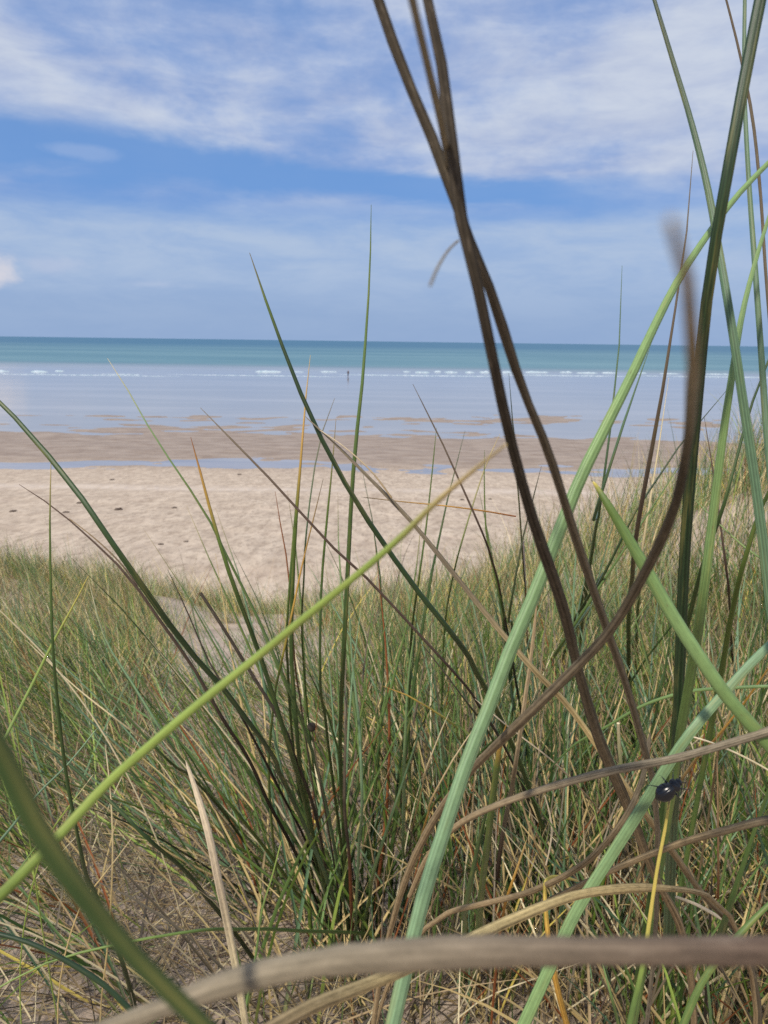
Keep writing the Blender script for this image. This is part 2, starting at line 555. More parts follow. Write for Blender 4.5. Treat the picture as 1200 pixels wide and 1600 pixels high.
def blade(label, pts, d, wpx, stops, cat='grass blade', name='marram_leaf', mat=None, root=True, shape='round', flat=0.8,
          sides=12, jitter=0.04, n=44, split=None, blunt=False, ground_end=False, part='dry_tip', twist=0.5, thin=0.6):
    """one blade, listed from tip to root in photo pixels; d depths (m) at tip .. root; wpx widths (px) at tip .. root"""
    mat = mat or m_leaf
    N = len(pts)
    s = np.linspace(0, 1, N)
    d = list(d)
    if ground_end:
        d[-1] = hit(*pts[-1]) * 0.98
    dd = np.interp(s, np.linspace(0, 1, len(d)), d)
    ww = np.interp(s, np.linspace(0, 1, len(wpx)), wpx)
    rows, ext = [], 0
    for (x, y), q, w_ in zip(pts, dd, ww):
        p = at(x, y, q)
        rows.append([p.x, p.y, p.z, w_ * thin * q / (2 * F)])
    x0, y0 = pts[0]
    if not blunt and not (0 < x0 < 1200 and 0 < y0 < 1600):
        # the blade runs on outside the picture and tapers to its tip
        a, b_ = np.array(rows[0]), np.array(rows[1])
        dr = (a - b_)[:3]
        dr /= np.linalg.norm(dr)
        p1 = a[:3] + dr * 0.07
        p2 = a[:3] + dr * 0.15 + np.array([0, 0, -0.01])
        rows = [[*p2, 0.0003], [*p1, a[3] * 0.7]] + rows
    if root:
        a, b_ = np.array(rows[-1]), np.array(rows[-2])
        D = (a - b_)[:3]
        D /= np.linalg.norm(D)
        h = a[2] - g(a[0], a[1])
        if h > 0.01:
            Dx = D.copy()
            Dx[2] = min(Dx[2], -0.25)
            end = a[:3] + np.array([Dx[0] * h * 0.45, Dx[1] * h * 0.45 + h * 0.10, 0])
            end[2] = g(end[0], end[1]) - 0.02
            mid = a[:3] + D * h * 0.35
            mid[2] = min(mid[2], a[2] - 0.15 * h)
            for u in (0.35, 0.7, 1.0):
                p = (1 - u) ** 2 * a[:3] + 2 * u * (1 - u) * mid + u * u * end
                rows.append([*p, a[3]])
            ext = 3
    if mat is m_stem and n > 50:
        kr = random.Random(int(pts[1][0] * 3 + pts[1][1]))
        for q in rows[1:-1]:
            for c in range(3):
                q[c] += kr.gauss(0, .00012)
            q[3] *= kr.uniform(.88, 1.1)
    if ext:
        stops = [(q * .8, c) for q, c in stops]
        split = split and split * .8
    fine = catmull(rows, n, ext)
    P, rad = fine[:, :3], np.maximum(fine[:, 3], 0.00018)
    if not blunt:
        rad[0] = 0.00015
    seed = int(abs(pts[0][0] * 7 + pts[0][1])) % 9973
    if split:
        c = max(3, int(split * n))
        o = link(name, tube_mesh(name, P, rad, stops, sides, shape, flat, twist, jitter, seed, (c - 1, n)), mat)
        link(part, tube_mesh(part, P, rad, stops, sides, shape, flat, twist, jitter, seed, (0, c)), mat, o)
    else:
        o = link(name, tube_mesh(name, P, rad, stops, sides, shape, flat, twist, jitter, seed), mat)
    tag(o, label, cat)
    return o


def S(*a):
    """colour stops: S('rust', .1, 'olive') -> rust at 0, olive at .1 and on"""
    st, t = [], 0.0
    for q in a:
        if isinstance(q, str):
            st.append((t, q))
        else:
            t = q
    return st


# ------------------------------------------------------------------ the stems and blades close to the lens
STEM = dict(cat='grass stalk', name='marram_stalk', mat=m_stem, sides=16, flat=1.0, jitter=0.05, n=64, thin=0.68)
blade('dark brown stem crossing the sky, ends at the lower right beside the beetle',
      [(583, -20), (610, 60), (650, 160), (690, 250), (722, 345), (757, 430), (785, 505), (815, 600), (850, 690), (900, 840), (940, 960), (975, 1060), (1005, 1160), (1022, 1230)],
      [.13, .13, .135, .155, .21, .31], [25, 26, 25, 23, 20, 17, 13], S('umber', .3, 'umber', .6, 'brown', 1, 'grey'), shape='groove', **STEM)  # upper stretch coloured darker to stand in for its backlit look against the sky
blade('thick dark brown stem in front of the big pale green blade',
      [(664, -20), (690, 110), (706, 230), (720, 330), (742, 430), (765, 540), (792, 670), (830, 800), (872, 930), (905, 1050), (938, 1160), (985, 1270), (1025, 1370), (1060, 1440)],
      [.12, .12, .13, .18, .31, .40], [25, 27, 27, 26, 25, 22, 18], S('umber', .4, 'umber', .65, 'brown', 1, 'tan'), **STEM)  # backlit darkness of the upper part is put into the colour
blade('blurred thin grey stem at the top edge left of the thick stem',
      [(640, -20), (664, 80), (688, 190), (708, 280), (722, 340), (736, 400)], [.08, .10, .15, .19], [19, 20, 18, 12], S('grey'), root=False, **STEM)
blade('brown stem curving up to a blurred tip before the dark green blade',
      [(1048, 345), (1072, 425), (1084, 520), (1084, 610), (1074, 700), (1050, 800), (1005, 905), (950, 990), (880, 1062), (800, 1140), (740, 1200), (690, 1262), (650, 1335), (622, 1410)],
      [.024, .040, .11, .18, .23, .32, .40], [30, 30, 25, 23, 20, 17, 15], S('tan', .08, 'grey', .2, 'umber', .4, 'brown', 1, 'tan'), **STEM)
blade('blurred grey stem lying across the bottom of the picture',
      [(110, 1630), (250, 1572), (360, 1537), (500, 1507), (620, 1494), (760, 1489), (900, 1487), (1050, 1488), (1260, 1492)],
      [.08, .07, .065], [40, 54, 63, 66, 66], S('grey', .4, 'grey', 1, 'mauve'), blunt=True, **STEM)
blade('pale straw stem arching behind the blurred bottom stem',
      [(380, 1632), (480, 1577), (560, 1543), (640, 1512), (720, 1475), (800, 1437), (900, 1400), (980, 1387), (1050, 1388), (1105, 1400)],
      [.13, .17, .26, .34], [30, 29, 25, 20, 12], S('tan', .2, 'straw', .55, 'straw', 1, 'tan'), blunt=True, **STEM)
blade('speckled grey stem slanting just above the black beetle',
      [(640, 1400), (672, 1335), (720, 1286), (780, 1256), (860, 1229), (960, 1204), (1060, 1184), (1150, 1158), (1240, 1132)],
      [.36, .29, .25, .235], [11, 14, 16, 19, 21], S('tan', .3, 'tan', .7, 'grey', 1, 'grey'), blunt=True, **STEM)
blade('grey brown stem entering at the right edge below the beetle',
      [(790, 1436), (870, 1400), (950, 1362), (1055, 1320), (1120, 1301), (1240, 1276)], [.40, .32, .28], [10, 13, 17, 19], S('brown', .6, 'tan', 1, 'brown'), blunt=True, **STEM)
blade('slim brown stem hooking left beneath the speckled stem',
      [(1016, 1145), (1005, 1210), (985, 1265), (945, 1320), (895, 1362), (830, 1393), (760, 1411), (700, 1426)], [.33, .30, .36, .44], [9, 13, 14, 11], S('brown', .5, 'tan', 1, 'tan'), **STEM)
blade('long dry rolled leaf slanting down from the centre to the lower right',
      [(476, 650), (520, 690), (575, 745), (640, 812), (700, 885), (760, 960), (830, 1042), (885, 1100), (950, 1190), (1000, 1260), (1050, 1330), (1100, 1400), (1150, 1455)],
      [.40, .38, .36, .40, .5], [3, 9, 13, 15, 16, 17, 15], S('grey', .25, 'brown', .5, 'straw', .7, 'tan', 1, 'brown'), cat='dry leaf', name='dry_leaf', mat=m_dry, shape='groove', sides=14, jitter=.08, n=60)
blade('frayed strand split off the tip of the long dry leaf',
      [(500, 672), (540, 700), (585, 742), (612, 778)], [.395, .38, .375], [2, 4, 5], S('white', 1, 'tan'), cat='dry leaf', name='dry_leaf', mat=m_dry, root=False)

BIG = dict(sides=36, n=64, jitter=.01, thin=.66)
blade('broad pale green blade leaning right across the whole picture',
      [(1215, 240), (1150, 308), (1100, 375), (1060, 437), (1020, 515), (985, 590), (945, 670), (905, 752), (870, 840), (830, 940), (795, 1022), (765, 1102), (730, 1190), (700, 1280), (665, 1390), (635, 1510), (610, 1620)],
      [.28, .25, .235, .215], [11, 16, 22, 29, 32, 33, 35, 37], S('green', .2, 'bright', .6, 'bright', .9, 'blue'), shape='ridged', flat=.6, **BIG)
blade('bitten off bright green blade with a pale ragged tip',
      [(924, 750), (930, 757), (942, 776), (970, 822), (1010, 890), (1050, 960), (1090, 1022), (1130, 1080), (1180, 1140), (1245, 1212)],
      [.25, .24, .24], [3, 9, 20, 28, 31, 32, 32, 33], S('pale', .02, 'yellow', .05, 'olive', .2, 'green', .5, 'bright', 1, 'green'), split=.08, part='bitten_tip', flat=.75, **BIG)
blade('tall dark green blade rising past the curved stem to the top right corner',
      [(1192, -20), (1166, 110), (1146, 220), (1126, 330), (1111, 420), (1101, 500), (1092, 600), (1081, 720), (1071, 850), (1064, 1000), (1058, 1150), (1050, 1300), (1045, 1450), (1040, 1600)],
      [.22, .22, .24, .29, .36, .5], [27, 26, 25, 25, 25, 24, 24, 24], S('deep', .35, 'deep', .5, 'teal', .85, 'teal', 1, 'green'), shape='ribbed', flat=.5, ground_end=True, **BIG)  # top coloured darker as if backlit; teal below is the ribbed inner face
blade('ribbed green blade with its tip beyond the top edge, bent to the lower right',
      [(1018, -15), (1050, 90), (1080, 190), (1105, 290), (1125, 400), (1145, 520), (1160, 620), (1175, 720), (1190, 830), (1206, 960), (1228, 1100)],
      [.27, .25, .25], [8, 12, 16, 19, 21, 22, 22], S('deep', .4, 'deep', .6, 'teal', 1, 'teal'), shape='ribbed', flat=.45, **BIG)
blade('straight dark green blade hugging the right edge of the picture',
      [(1164, -15), (1163, 130), (1170, 280), (1180, 420), (1190, 560), (1196, 650), (1206, 760), (1222, 900)], [.33, .31, .30], [8, 10, 13, 15, 17], S('deep', .5, 'teal'), flat=.5, shape='ridged', **BIG)
blade('thin brown blade at the top right corner, crossing the dark blade',
      [(1131, -15), (1155, 80), (1175, 180), (1188, 300), (1196, 420), (1206, 540), (1220, 700)], [.34, .34], [5, 8, 8, 9], S('mauve', .6, 'brown'), mat=m_dry)
blade('yellowish green blade leaning right beside the ribbed blade',
      [(1208, 318), (1180, 410), (1160, 490), (1145, 580), (1130, 680), (1115, 800), (1100, 920), (1085, 1022), (1066, 1130), (1050, 1235)], [.29, .27, .28, .36], [7, 12, 17, 21, 22, 20], S('green', .4, 'bright', .8, 'green'), flat=.7, shape='ridged', **BIG)
blade('broad bluish green blade slanting behind the beetle to the bottom edge',
      [(1240, 975), (1180, 1030), (1130, 1085), (1075, 1150), (1035, 1210), (995, 1275), (950, 1345), (900, 1425), (860, 1510), (812, 1615)], [.28, .27, .285, .29], [18, 22, 25, 27, 28], S('blue', .5, 'blue', 1, 'bright'), flat=.55, shape='ridged', **BIG)
blade('huge blurred dark green blade in the lower left corner',
      [(-70, 1040), (-30, 1120), (10, 1195), (50, 1280), (100, 1360), (155, 1432), (215, 1500), (275, 1560), (340, 1625)], [.05, .055, .062], [56, 56, 52, 46, 42], S('dark', .3, 'dark', 1, 'dark'), flat=.5, **BIG)
blade('long yellowish green stalk crossing the picture from lower left to a pale blurred tip',
      [(790, 695), (740, 735), (680, 786), (620, 845), (550, 905), (480, 962), (400, 1028), (320, 1092), (240, 1160), (160, 1232), (90, 1308), (30, 1370), (-50, 1450)],
      [.09, .12, .14, .145, .14], [5, 13, 16, 18, 20, 22, 24, 28], S('straw', .12, 'straw', .25, 'lime', .8, 'lime', 1, 'olive'), flat=.9, sides=18, n=60, split=.16, jitter=.03, thin=.68)

# the tall blades of the central tuft, all rooted in the sand at the bottom
G = dict(ground_end=True)
blade('tallest upright green blade left of centre, its fine tip high in the sky',
      [(580, 320), (578, 420), (572, 520), (565, 610), (555, 700), (548, 800), (543, 900), (538, 1000), (533, 1100), (532, 1200), (540, 1350), (550, 1490)], [.52, .52, .56, .8], [2, 6, 9, 11, 12, 12, 10, 9], S('olive', .08, 'green', .25, 'dark', 1, 'dark'), **G)
blade('dark green blade with a brown point, slanting from the sky to the centre',
      [(390, 395), (405, 440), (430, 510), (460, 590), (490, 660), (520, 720), (560, 790), (600, 850), (650, 920), (700, 982), (745, 1052), (790, 1140), (830, 1240), (860, 1340), (880, 1450)], [.40, .40, .44, .8], [4, 8, 12, 13, 14, 14, 12, 10], S('brown', .02, 'olive', .05, 'deep', .5, 'dark', 1, 'dark'), split=.06, **G)
blade('long dark green blade entering at the left edge over the beach',
      [(-25, 605), (40, 670), (90, 730), (140, 795), (190, 870), (240, 940), (290, 1010), (340, 1065), (390, 1130), (440, 1215), (480, 1300), (520, 1400), (538, 1490)], [.38, .36, .44, .8], [10, 14, 15, 16, 15, 12, 10, 9], S('dark', .5, 'deep', .7, 'teal', 1, 'dark'), flat=.5, **G)
blade('slender bluish blade with a white tip before the sea at left',
      [(168, 560), (200, 610), (240, 680), (280, 740), (320, 800), (360, 880), (400, 960), (440, 1050), (480, 1150), (510, 1260), (532, 1380), (545, 1490)], [.55, .55, .6, .8], [2, 4, 6, 8, 9, 8], S('pale', .05, 'bright', .12, 'green', .6, 'teal', 1, 'green'), split=.06, **G)
blade('olive blade with a rusty orange tip in front of the dry sand',
      [(298, 683), (315, 745), (335, 820), (360, 900), (390, 980), (415, 1050), (440, 1130), (470, 1230), (500, 1350), (525, 1470)], [.48, .48, .55, .8], [3, 8, 11, 12, 12, 11, 9], S('rust', .035, 'orange', .065, 'olive', .13, 'dark', 1, 'dark'), split=.08, **G)
blade('purplish brown thin blade slanting across the beach to the right',
      [(313, 637), (340, 665), (400, 725), (460, 790), (520, 855), (580, 910), (640, 975), (700, 1040), (750, 1105), (800, 1190), (840, 1290), (870, 1400)], [.5, .5, .55, .85], [2, 6, 7, 7, 7, 6], S('grey', .08, 'mauve', .4, 'umber', 1, 'umber'), mat=m_dry, **G)
blade('dark brown shrivelled blade slanting from the left sand to the central tuft',
      [(30, 757), (80, 790), (150, 850), (200, 900), (250, 970), (300, 1040), (340, 1110), (380, 1172), (420, 1255), (470, 1350), (510, 1450)], [.52, .5, .55, .8], [2, 5, 8, 9, 9, 8], S('mauve', .3, 'umber', .6, 'black', 1, 'umber'), mat=m_dry, shape='groove', sides=14, **G)
blade('dry strand peeled from the shrivelled blade at left',
      [(108, 810), (150, 843), (190, 882), (215, 915)], [.505, .505], [2, 4, 4], S('tan', 1, 'mauve'), root=False, mat=m_dry, cat='dry leaf', name='dry_leaf')
blade('thin black brown blade, its tip against the far grass at left',
      [(262, 890), (290, 950), (330, 1040), (360, 1090), (400, 1162), (440, 1240), (480, 1320), (512, 1420)], [.6, .6, .82], [2, 5, 7, 6], S('umber', .5, 'black', 1, 'umber'), mat=m_dry, **G)
blade('snapped dark brown blade with a blunt top at left of centre',
      [(313, 926), (345, 975), (385, 1040), (430, 1112), (460, 1182), (490, 1262), (508, 1352), (518, 1460)], [.56, .56, .8], [8, 9, 9, 8], S('umber', .5, 'umber', .7, 'brown', 1, 'umber'), mat=m_dry, blunt=True, **G)
blade('split rusty brown blade standing upright in the central tuft',
      [(543, 1075), (540, 1150), (538, 1230), (545, 1330), (549, 1420), (552, 1500)], [.62, .65, .8], [3, 8, 9, 9], S('brown', .3, 'umber', .5, 'rust', 1, 'umber'), mat=m_dry, shape='groove', **G)
blade('upright green blade at left with a fine straw tip over the tide line',
      [(80, 712), (78, 800), (79, 900), (82, 1000), (92, 1120), (105, 1220), (122, 1310), (150, 1400), (190, 1500), (218, 1600)], [.45, .45, .5, .7], [2, 6, 8, 9, 11, 12], S('straw', .05, 'olive', .15, 'dark', 1, 'deep'), **G)
blade('pale yellow straw pointing up right at the left edge',
      [(138, 900), (115, 945), (85, 1000), (50, 1070), (12, 1145), (-30, 1230)], [.5, .5], [2, 6, 8, 8], S('yellow', .3, 'lime', 1, 'bright'))
blade('upright green blade with a long amber tip left of the tallest blade',
      [(485, 555), (478, 620), (470, 720), (462, 820), (457, 920), (455, 1020), (462, 1120), (475, 1230), (490, 1330), (515, 1440)], [.55, .55, .6, .82], [2, 5, 9, 11, 11, 11, 9], S('straw', .07, 'orange', .11, 'olive', .22, 'dark', 1, 'dark'), split=.11, **G)
blade('hair thin green blade leaning right behind the amber tipped blade',
      [(523, 622), (505, 670), (490, 740), (480, 820), (475, 900), (472, 1000), (490, 1200), (520, 1400)], [.62, .62, .85], [2, 4, 5, 5], S('grey', .1, 'teal', .3, 'dark'), **G)
blade('thin green blade between the amber tipped and the tallest blade',
      [(525, 655), (518, 740), (510, 820), (502, 920), (500, 1020), (508, 1120), (520, 1220), (534, 1330), (545, 1470)], [.55, .56, .82], [2, 6, 7, 8, 8], S('tan', .06, 'olive', .15, 'dark', 1, 'dark'), **G)
blade('small bent blade with an orange yellow tip over the grass edge',
      [(505, 748), (490, 810), (475, 870), (460, 940), (445, 1010), (430, 1085), (420, 1200), (428, 1330), (440, 1440)], [.55, .55, .85], [2, 5, 7, 7], S('brown', .08, 'orange', .16, 'olive', .26, 'green'), split=.17, **G)
blade('short brown spike left of the upright blades at the sand edge',
      [(430, 768), (440, 830), (450, 885), (455, 960), (470, 1100), (500, 1300), (520, 1420)], [.62, .62, .88], [2, 4, 5, 5], S('rust', .3, 'brown'), mat=m_dry, **G)
blade('slim dark blade tight against the amber tipped blade',
      [(468, 725), (457, 850), (450, 950), (450, 1050), (462, 1200), (490, 1400)], [.6, .6, .85], [2, 6, 7, 7], S('olive', .2, 'dark'), **G)
blade('light bluish blade just right of the tallest blade, tip below the grass edge',
      [(545, 940), (550, 1030), (560, 1120), (565, 1220), (561, 1320), (556, 1430), (553, 1510)], [.66, .68, .82], [3, 7, 8, 8], S('blue', .5, 'blue', 1, 'green'), **G)
blade('brown blade slanting before the sea right of centre',
      [(645, 600), (665, 640), (690, 690), (715, 745), (745, 812), (770, 880), (786, 950), (800, 1030), (820, 1150), (840, 1300)], [.6, .6, .9], [2, 5, 6, 6], S('brown', .1, 'mauve', .4, 'umber', 1, 'dark'), mat=m_dry, **G)
blade('fine upright blade right of centre, tip at the water line',
      [(682, 668), (675, 740), (665, 830), (655, 900), (645, 970), (640, 1060), (640, 1200), (650, 1380)], [.75, .75, 1.0], [2, 5, 6, 6], S('olive', .3, 'dark', .8, 'green'), **G)
blade('fine blade leaning right behind the pale blurred tip',
      [(781, 678), (760, 725), (740, 785), (722, 845), (708, 900), (695, 980), (690, 1120), (700, 1300)], [.85, .85, 1.1], [2, 4, 5, 5], S('straw', .15, 'green', .5, 'green'), **G)
blade('fine upright blade crossing the broken horizontal straw',
      [(757, 703), (757, 780), (762, 850), (775, 905), (788, 980), (800, 1100), (810, 1300)], [.8, .8, 1.1], [2, 5, 6, 6], S('olive', .3, 'dark'), **G)
blade('broken rusty straw caught level across the blades over the sand',
      [(568, 777), (620, 783), (700, 791), (760, 799), (806, 807)], [.66, .68], [2, 3, 4, 4], S('brown', .5, 'orange', 1, 'rust'), root=False, mat=m_dry, cat='dry leaf', name='dry_leaf')
blade('bent green blade close left of the thick dark stem',
      [(846, 728), (830, 790), (815, 850), (805, 905), (800, 980), (800, 1100), (812, 1280)], [.75, .75, 1.0], [2, 5, 6, 6], S('umber', .2, 'dark', .6, 'green'), **G)
blade('hair thin dark blade between the two brown stems',
      [(795, 583), (800, 650), (808, 740), (812, 800), (818, 850), (822, 960), (826, 1120)], [.75, .78, 1.1], [3, 4, 4, 5], S('deep', .6, 'rust', 1, 'brown'), **G)
blade('fine pale fibre drifting from the thick stem over the horizon',
      [(716, 376), (700, 392), (684, 418), (672, 446)], [.12, .10, .085], [1.4, 1.4, 1], S('grey'), root=False, mat=m_dry, cat='fibre', name='plant_fibre', jitter=.2)

# right side, mid distance
blade('thin blade with a brown upper half reaching the sky at right',
      [(1083, 235), (1072, 370), (1057, 470), (1045, 550), (1030, 640), (1015, 720), (1000, 800), (988, 900), (982, 1000), (985, 1110), (990, 1250)], [.5, .5, .6, .8], [3, 5, 8, 11, 12, 11, 10], S('brown', .2, 'mauve', .3, 'dark', 1, 'dark'), split=.22, **G)
blade('slim green blade with its tip just under the clouds, behind the broad blade',
      [(972, 415), (970, 500), (962, 600), (947, 720), (932, 820), (917, 920), (905, 1022), (900, 1150)], [.62, .62, .9], [2, 5, 8, 8], S('teal', .3, 'dark', .7, 'green'), **G)
blade('slim blade parallel to the broad pale green blade on its right',
      [(1019, 532), (1000, 590), (980, 645), (955, 722), (935, 805), (918, 900), (900, 985), (890, 1120)], [.6, .6, .9], [4, 7, 9, 9], S('teal', .4, 'dark', .8, 'green'), **G)
blade('blade with a cream coloured tip behind the brown topped one',
      [(1045, 590), (1036, 650), (1026, 720), (1013, 800), (1005, 860), (995, 980), (990, 1120)], [.7, .7, .95], [2, 4, 7, 8], S('pale', .2, 'straw', .35, 'bright', .7, 'green'), split=.22, **G)
blade('dark blade slanting left behind the curved stem, tip over the sea',
      [(1137, 608), (1100, 650), (1050, 712), (1010, 767), (978, 830), (940, 900), (890, 982), (855, 1060), (830, 1180)], [.6, .6, .95], [2, 5, 7, 7], S('deep', .5, 'dark', .8, 'green'), **G)
blade('second dark blade below and parallel to the slanting one',
      [(1072, 712), (1030, 770), (1000, 822), (960, 882), (920, 952), (878, 1030), (850, 1140)], [.62, .62, .95], [2, 5, 7, 7], S('green', .3, 'dark'), **G)
blade('olive blade at far right leaning over the yellowish green blade',
      [(1210, 540), (1172, 640), (1150, 720), (1130, 792), (1105, 862), (1080, 952), (1064, 1030), (1050, 1150)], [.42, .42, .6], [5, 8, 12, 12], S('green', .3, 'dark'))
blade('thick olive blade low at the right edge behind the ribbed blade',
      [(1225, 725), (1190, 792), (1165, 870), (1145, 952), (1130, 1035), (1112, 1130)], [.40, .42, .6], [8, 13, 15], S('dark', .5, 'olive', 1, 'green'))
blade('light green thin blade falling to the right edge',
      [(1085, 780), (1120, 815), (1160, 852), (1215, 892), (1280, 960)], [.45, .43], [2, 5, 6], S('bright', .5, 'bright'))
blade('purple brown blade standing behind the yellowish green blade',
      [(1100, 650), (1115, 740), (1127, 830), (1138, 920), (1143, 1010), (1146, 1150)], [.7, .7, .95], [3, 6, 6], S('mauve', .5, 'brown', 1, 'umber'), mat=m_dry, **G)
blade('level green blade entering from the right edge above the beetle',
      [(848, 1212), (900, 1162), (950, 1134), (1010, 1100), (1080, 1080), (1140, 1075), (1235, 1074)], [.5, .46, .42], [4, 7, 9, 9], S('dark', .3, 'green', 1, 'bright'))

# lower part of the picture
blade('bleached white dead leaf standing at lower left',
      [(290, 1188), (305, 1232), (325, 1300), (340, 1370), (355, 1442), (372, 1530)], [.5, .5, .55], [4, 10, 13, 13, 12], S('white', .5, 'white', .9, 'pale'), mat=m_dry, cat='dry leaf', name='dry_leaf', shape='groove', sides=16, flat=.5, twist=0, thin=.95)
blade('thin cream straw standing upright at far left of the sand',
      [(165, 1168), (172, 1232), (176, 1310), (174, 1400), (168, 1480), (158, 1570)], [.7, .7, .75], [3, 4, 5, 4], S('pale', .5, 'straw'), mat=m_dry, flat=.4, cat='dry leaf', name='dry_leaf')
blade('small pale green blade leaning right of the bleached leaf',
      [(440, 1312), (425, 1370), (410, 1420), (400, 1490), (385, 1570), (378, 1620)], [.6, .58], [3, 6, 7], S('lime', .4, 'green'))
blade('dark green blade entering at the bottom left corner',
      [(-30, 1452), (50, 1475), (110, 1505), (170, 1545), (215, 1592), (250, 1640)], [.42, .42], [12, 14, 14], S('dark', .5, 'deep'), blunt=False)
blade('thin green blade arching level above the blurred bottom stem',
      [(-30, 1560), (60, 1510), (180, 1476), (280, 1458), (380, 1452), (480, 1455), (560, 1458), (625, 1468)], [.5, .55, .6], [4, 7, 9, 8], S('lime', .4, 'green'), **G)
blade('dark green blade slanting down right through the left tangle',
      [(15, 1130), (90, 1180), (160, 1240), (220, 1300), (280, 1352), (325, 1405), (365, 1455), (425, 1540)], [.62, .6, .72], [6, 9, 11, 12], S('dark', .5, 'deep'), **G)
blade('slim dark green blade higher in the left tangle',
      [(110, 1020), (150, 1062), (195, 1115), (240, 1165), (300, 1215), (360, 1285), (420, 1400)], [.8, .8, 1.0], [4, 6, 7, 7], S('dark'), **G)
blade('olive shoot with a curled orange tip behind the curved stem',
      [(791, 1132), (784, 1150), (779, 1180), (772, 1230), (765, 1290), (755, 1370), (748, 1450), (742, 1545)], [.36, .38, .45, .75], [3, 11, 17, 17, 17, 15], S('orange', .02, 'orange', .045, 'olive', .6, 'green'), split=.06, sides=16, **G)
blade('dark green shoot touching the olive shoot on its left',
      [(770, 1232), (752, 1300), (737, 1370), (727, 1450), (722, 1550)], [.42, .48, .75], [4, 13, 13], S('dark', .5, 'green'), **G)
blade('pinkish brown dead stem upright between the broad blade and brown stems',
      [(840, 925), (832, 1010), (822, 1080), (812, 1150), (800, 1230), (786, 1300), (776, 1370), (764, 1450)], [.5, .5, .7], [8, 11, 12, 10], S('tan', .3, 'grey', .6, 'mauve', 1, 'umber'), mat=m_stem, cat='dead stem', name='dead_stalk', shape='groove', sides=14, **G)
blade('curled white dry scrap hanging low right of centre',
      [(851, 1242), (858, 1268), (862, 1295), (859, 1325), (853, 1352)], [.6, .62], [3, 5, 4], S('white'), root=False, mat=m_dry, cat='dry leaf', name='dry_leaf', flat=.4, jitter=.2)
blade('short flat bleached scrap lying right of the yellow straw',
      [(1056, 1401), (1085, 1412), (1108, 1424), (1130, 1437)], [.5, .52], [6, 9, 8], S('white'), root=False, mat=m_dry, cat='dry leaf', name='dry_leaf', flat=.3, blunt=True)
blade('folded bright yellow leaf standing at the bottom right of centre',
      [(905, 1377), (880, 1371), (858, 1373), (851, 1386), (853, 1425), (859, 1482), (870, 1540), (886, 1602), (900, 1650)], [.42, .36, .36, .37], [3, 6, 8, 12, 13, 14], S('straw', .12, 'yellow', .4, 'yellow', .6, 'orange', 1, 'orange'), mat=m_dry, cat='dry leaf', name='dry_leaf', flat=.7, sides=14, twist=0, thin=1.0)
blade('pale yellow straw that the black beetle clings to',
      [(1050, 1222), (1046, 1250), (1040, 1290), (1028, 1352), (1016, 1430), (1006, 1500), (990, 1572), (976, 1635)], [.270, .275, .285], [4, 7, 9, 10, 14, 18], S('pale', .1, 'yellow', .5, 'yellow', .62, 'lime', .8, 'green'), sides=16, blunt=True)
blade('green blade rising at the right edge below the grey brown stem',
      [(1215, 1195), (1180, 1295), (1152, 1380), (1133, 1445), (1115, 1530)], [.42, .45, .7], [6, 14, 15], S('green', .4, 'dark'), **G)
blade('broad dark green blade at the bottom right corner',
      [(1215, 1400), (1160, 1455), (1100, 1530), (1060, 1620)], [.34, .34], [12, 18, 20], S('dark', .5, 'green'))
blade('fresh green blade low between the yellow leaf and the beetle straw',
      [(940, 1500), (952, 1545), (966, 1600), (975, 1650)], [.38, .38], [3, 8, 10], S('bright', .5, 'green'))
st = blade('thin stalk bearing a dark round bud in the central tuft',
      [(487, 1132), (490, 1160), (500, 1220), (512, 1290), (525, 1370), (540, 1480)], [.68, .7, .85], [4, 4, 5, 5], S('brown', .5, 'umber'), cat='plant stalk', name='plant_stalk', mat=m_stem, **G)
bm = bmesh.new()
bmesh.ops.create_icosphere(bm, subdivisions=3, radius=.0036)
for v in bm.verts:
    v.co *= 1 + .18 * mnoise.noise(v.co * 900)
    v.co.z *= 1.15
me = bpy.data.meshes.new('bud')
bm.to_mesh(me)
bm.free()
me.polygons.foreach_set('use_smooth', [True] * len(me.polygons))
ca = me.color_attributes.new('col', 'FLOAT_COLOR', 'POINT')
ca.data.foreach_set('color', np.tile([*PAL['umber'], 1.0], len(me.vertices)))
me.uv_layers.new(name='UVMap')
bud = link('bud', me, m_stem, st)
bud.location = at(487, 1136, .68)

# finer straws and leaves that cross between the big ones
DRY = dict(mat=m_dry, cat='dry leaf', name='dry_leaf', flat=.6)
blade('amber straw slanting down left from the right edge above the speckled stem',
      [(1200, 1045), (1165, 1095), (1130, 1140), (1085, 1190), (1040, 1260)], [.5, .55, .7], [4, 6, 7], S('straw', .4, 'orange', 1, 'tan'), **DRY)
blade('tan straw leaning steeply left beside the bitten off blade',
      [(1192, 1010), (1160, 1065), (1138, 1120), (1120, 1190), (1105, 1290)], [.52, .55, .75], [4, 6, 6], S('straw', .5, 'tan'), **DRY)
blade('upright rust coloured stalk right of the beetle',
      [(1119, 1130), (1121, 1210), (1122, 1300), (1119, 1400), (1116, 1500)], [.5, .52, .75], [3, 5, 6], S('tan', .3, 'rust', .7, 'orange'), ground_end=True, **DRY)
blade('bleached straw lying level just right of the dark green blade',
      [(1078, 1150), (1105, 1158), (1140, 1172), (1195, 1200), (1230, 1222)], [.5, .48], [4, 5, 5], S('white', .5, 'pale'), **DRY)
blade('blunt green shoot left of the speckled stem above the beetle',
      [(966, 1130), (967, 1160), (971, 1200), (978, 1260), (985, 1340)], [.5, .52, .8], [8, 10, 9], S('pale', .05, 'green', .5, 'dark'), blunt=True, ground_end=True)
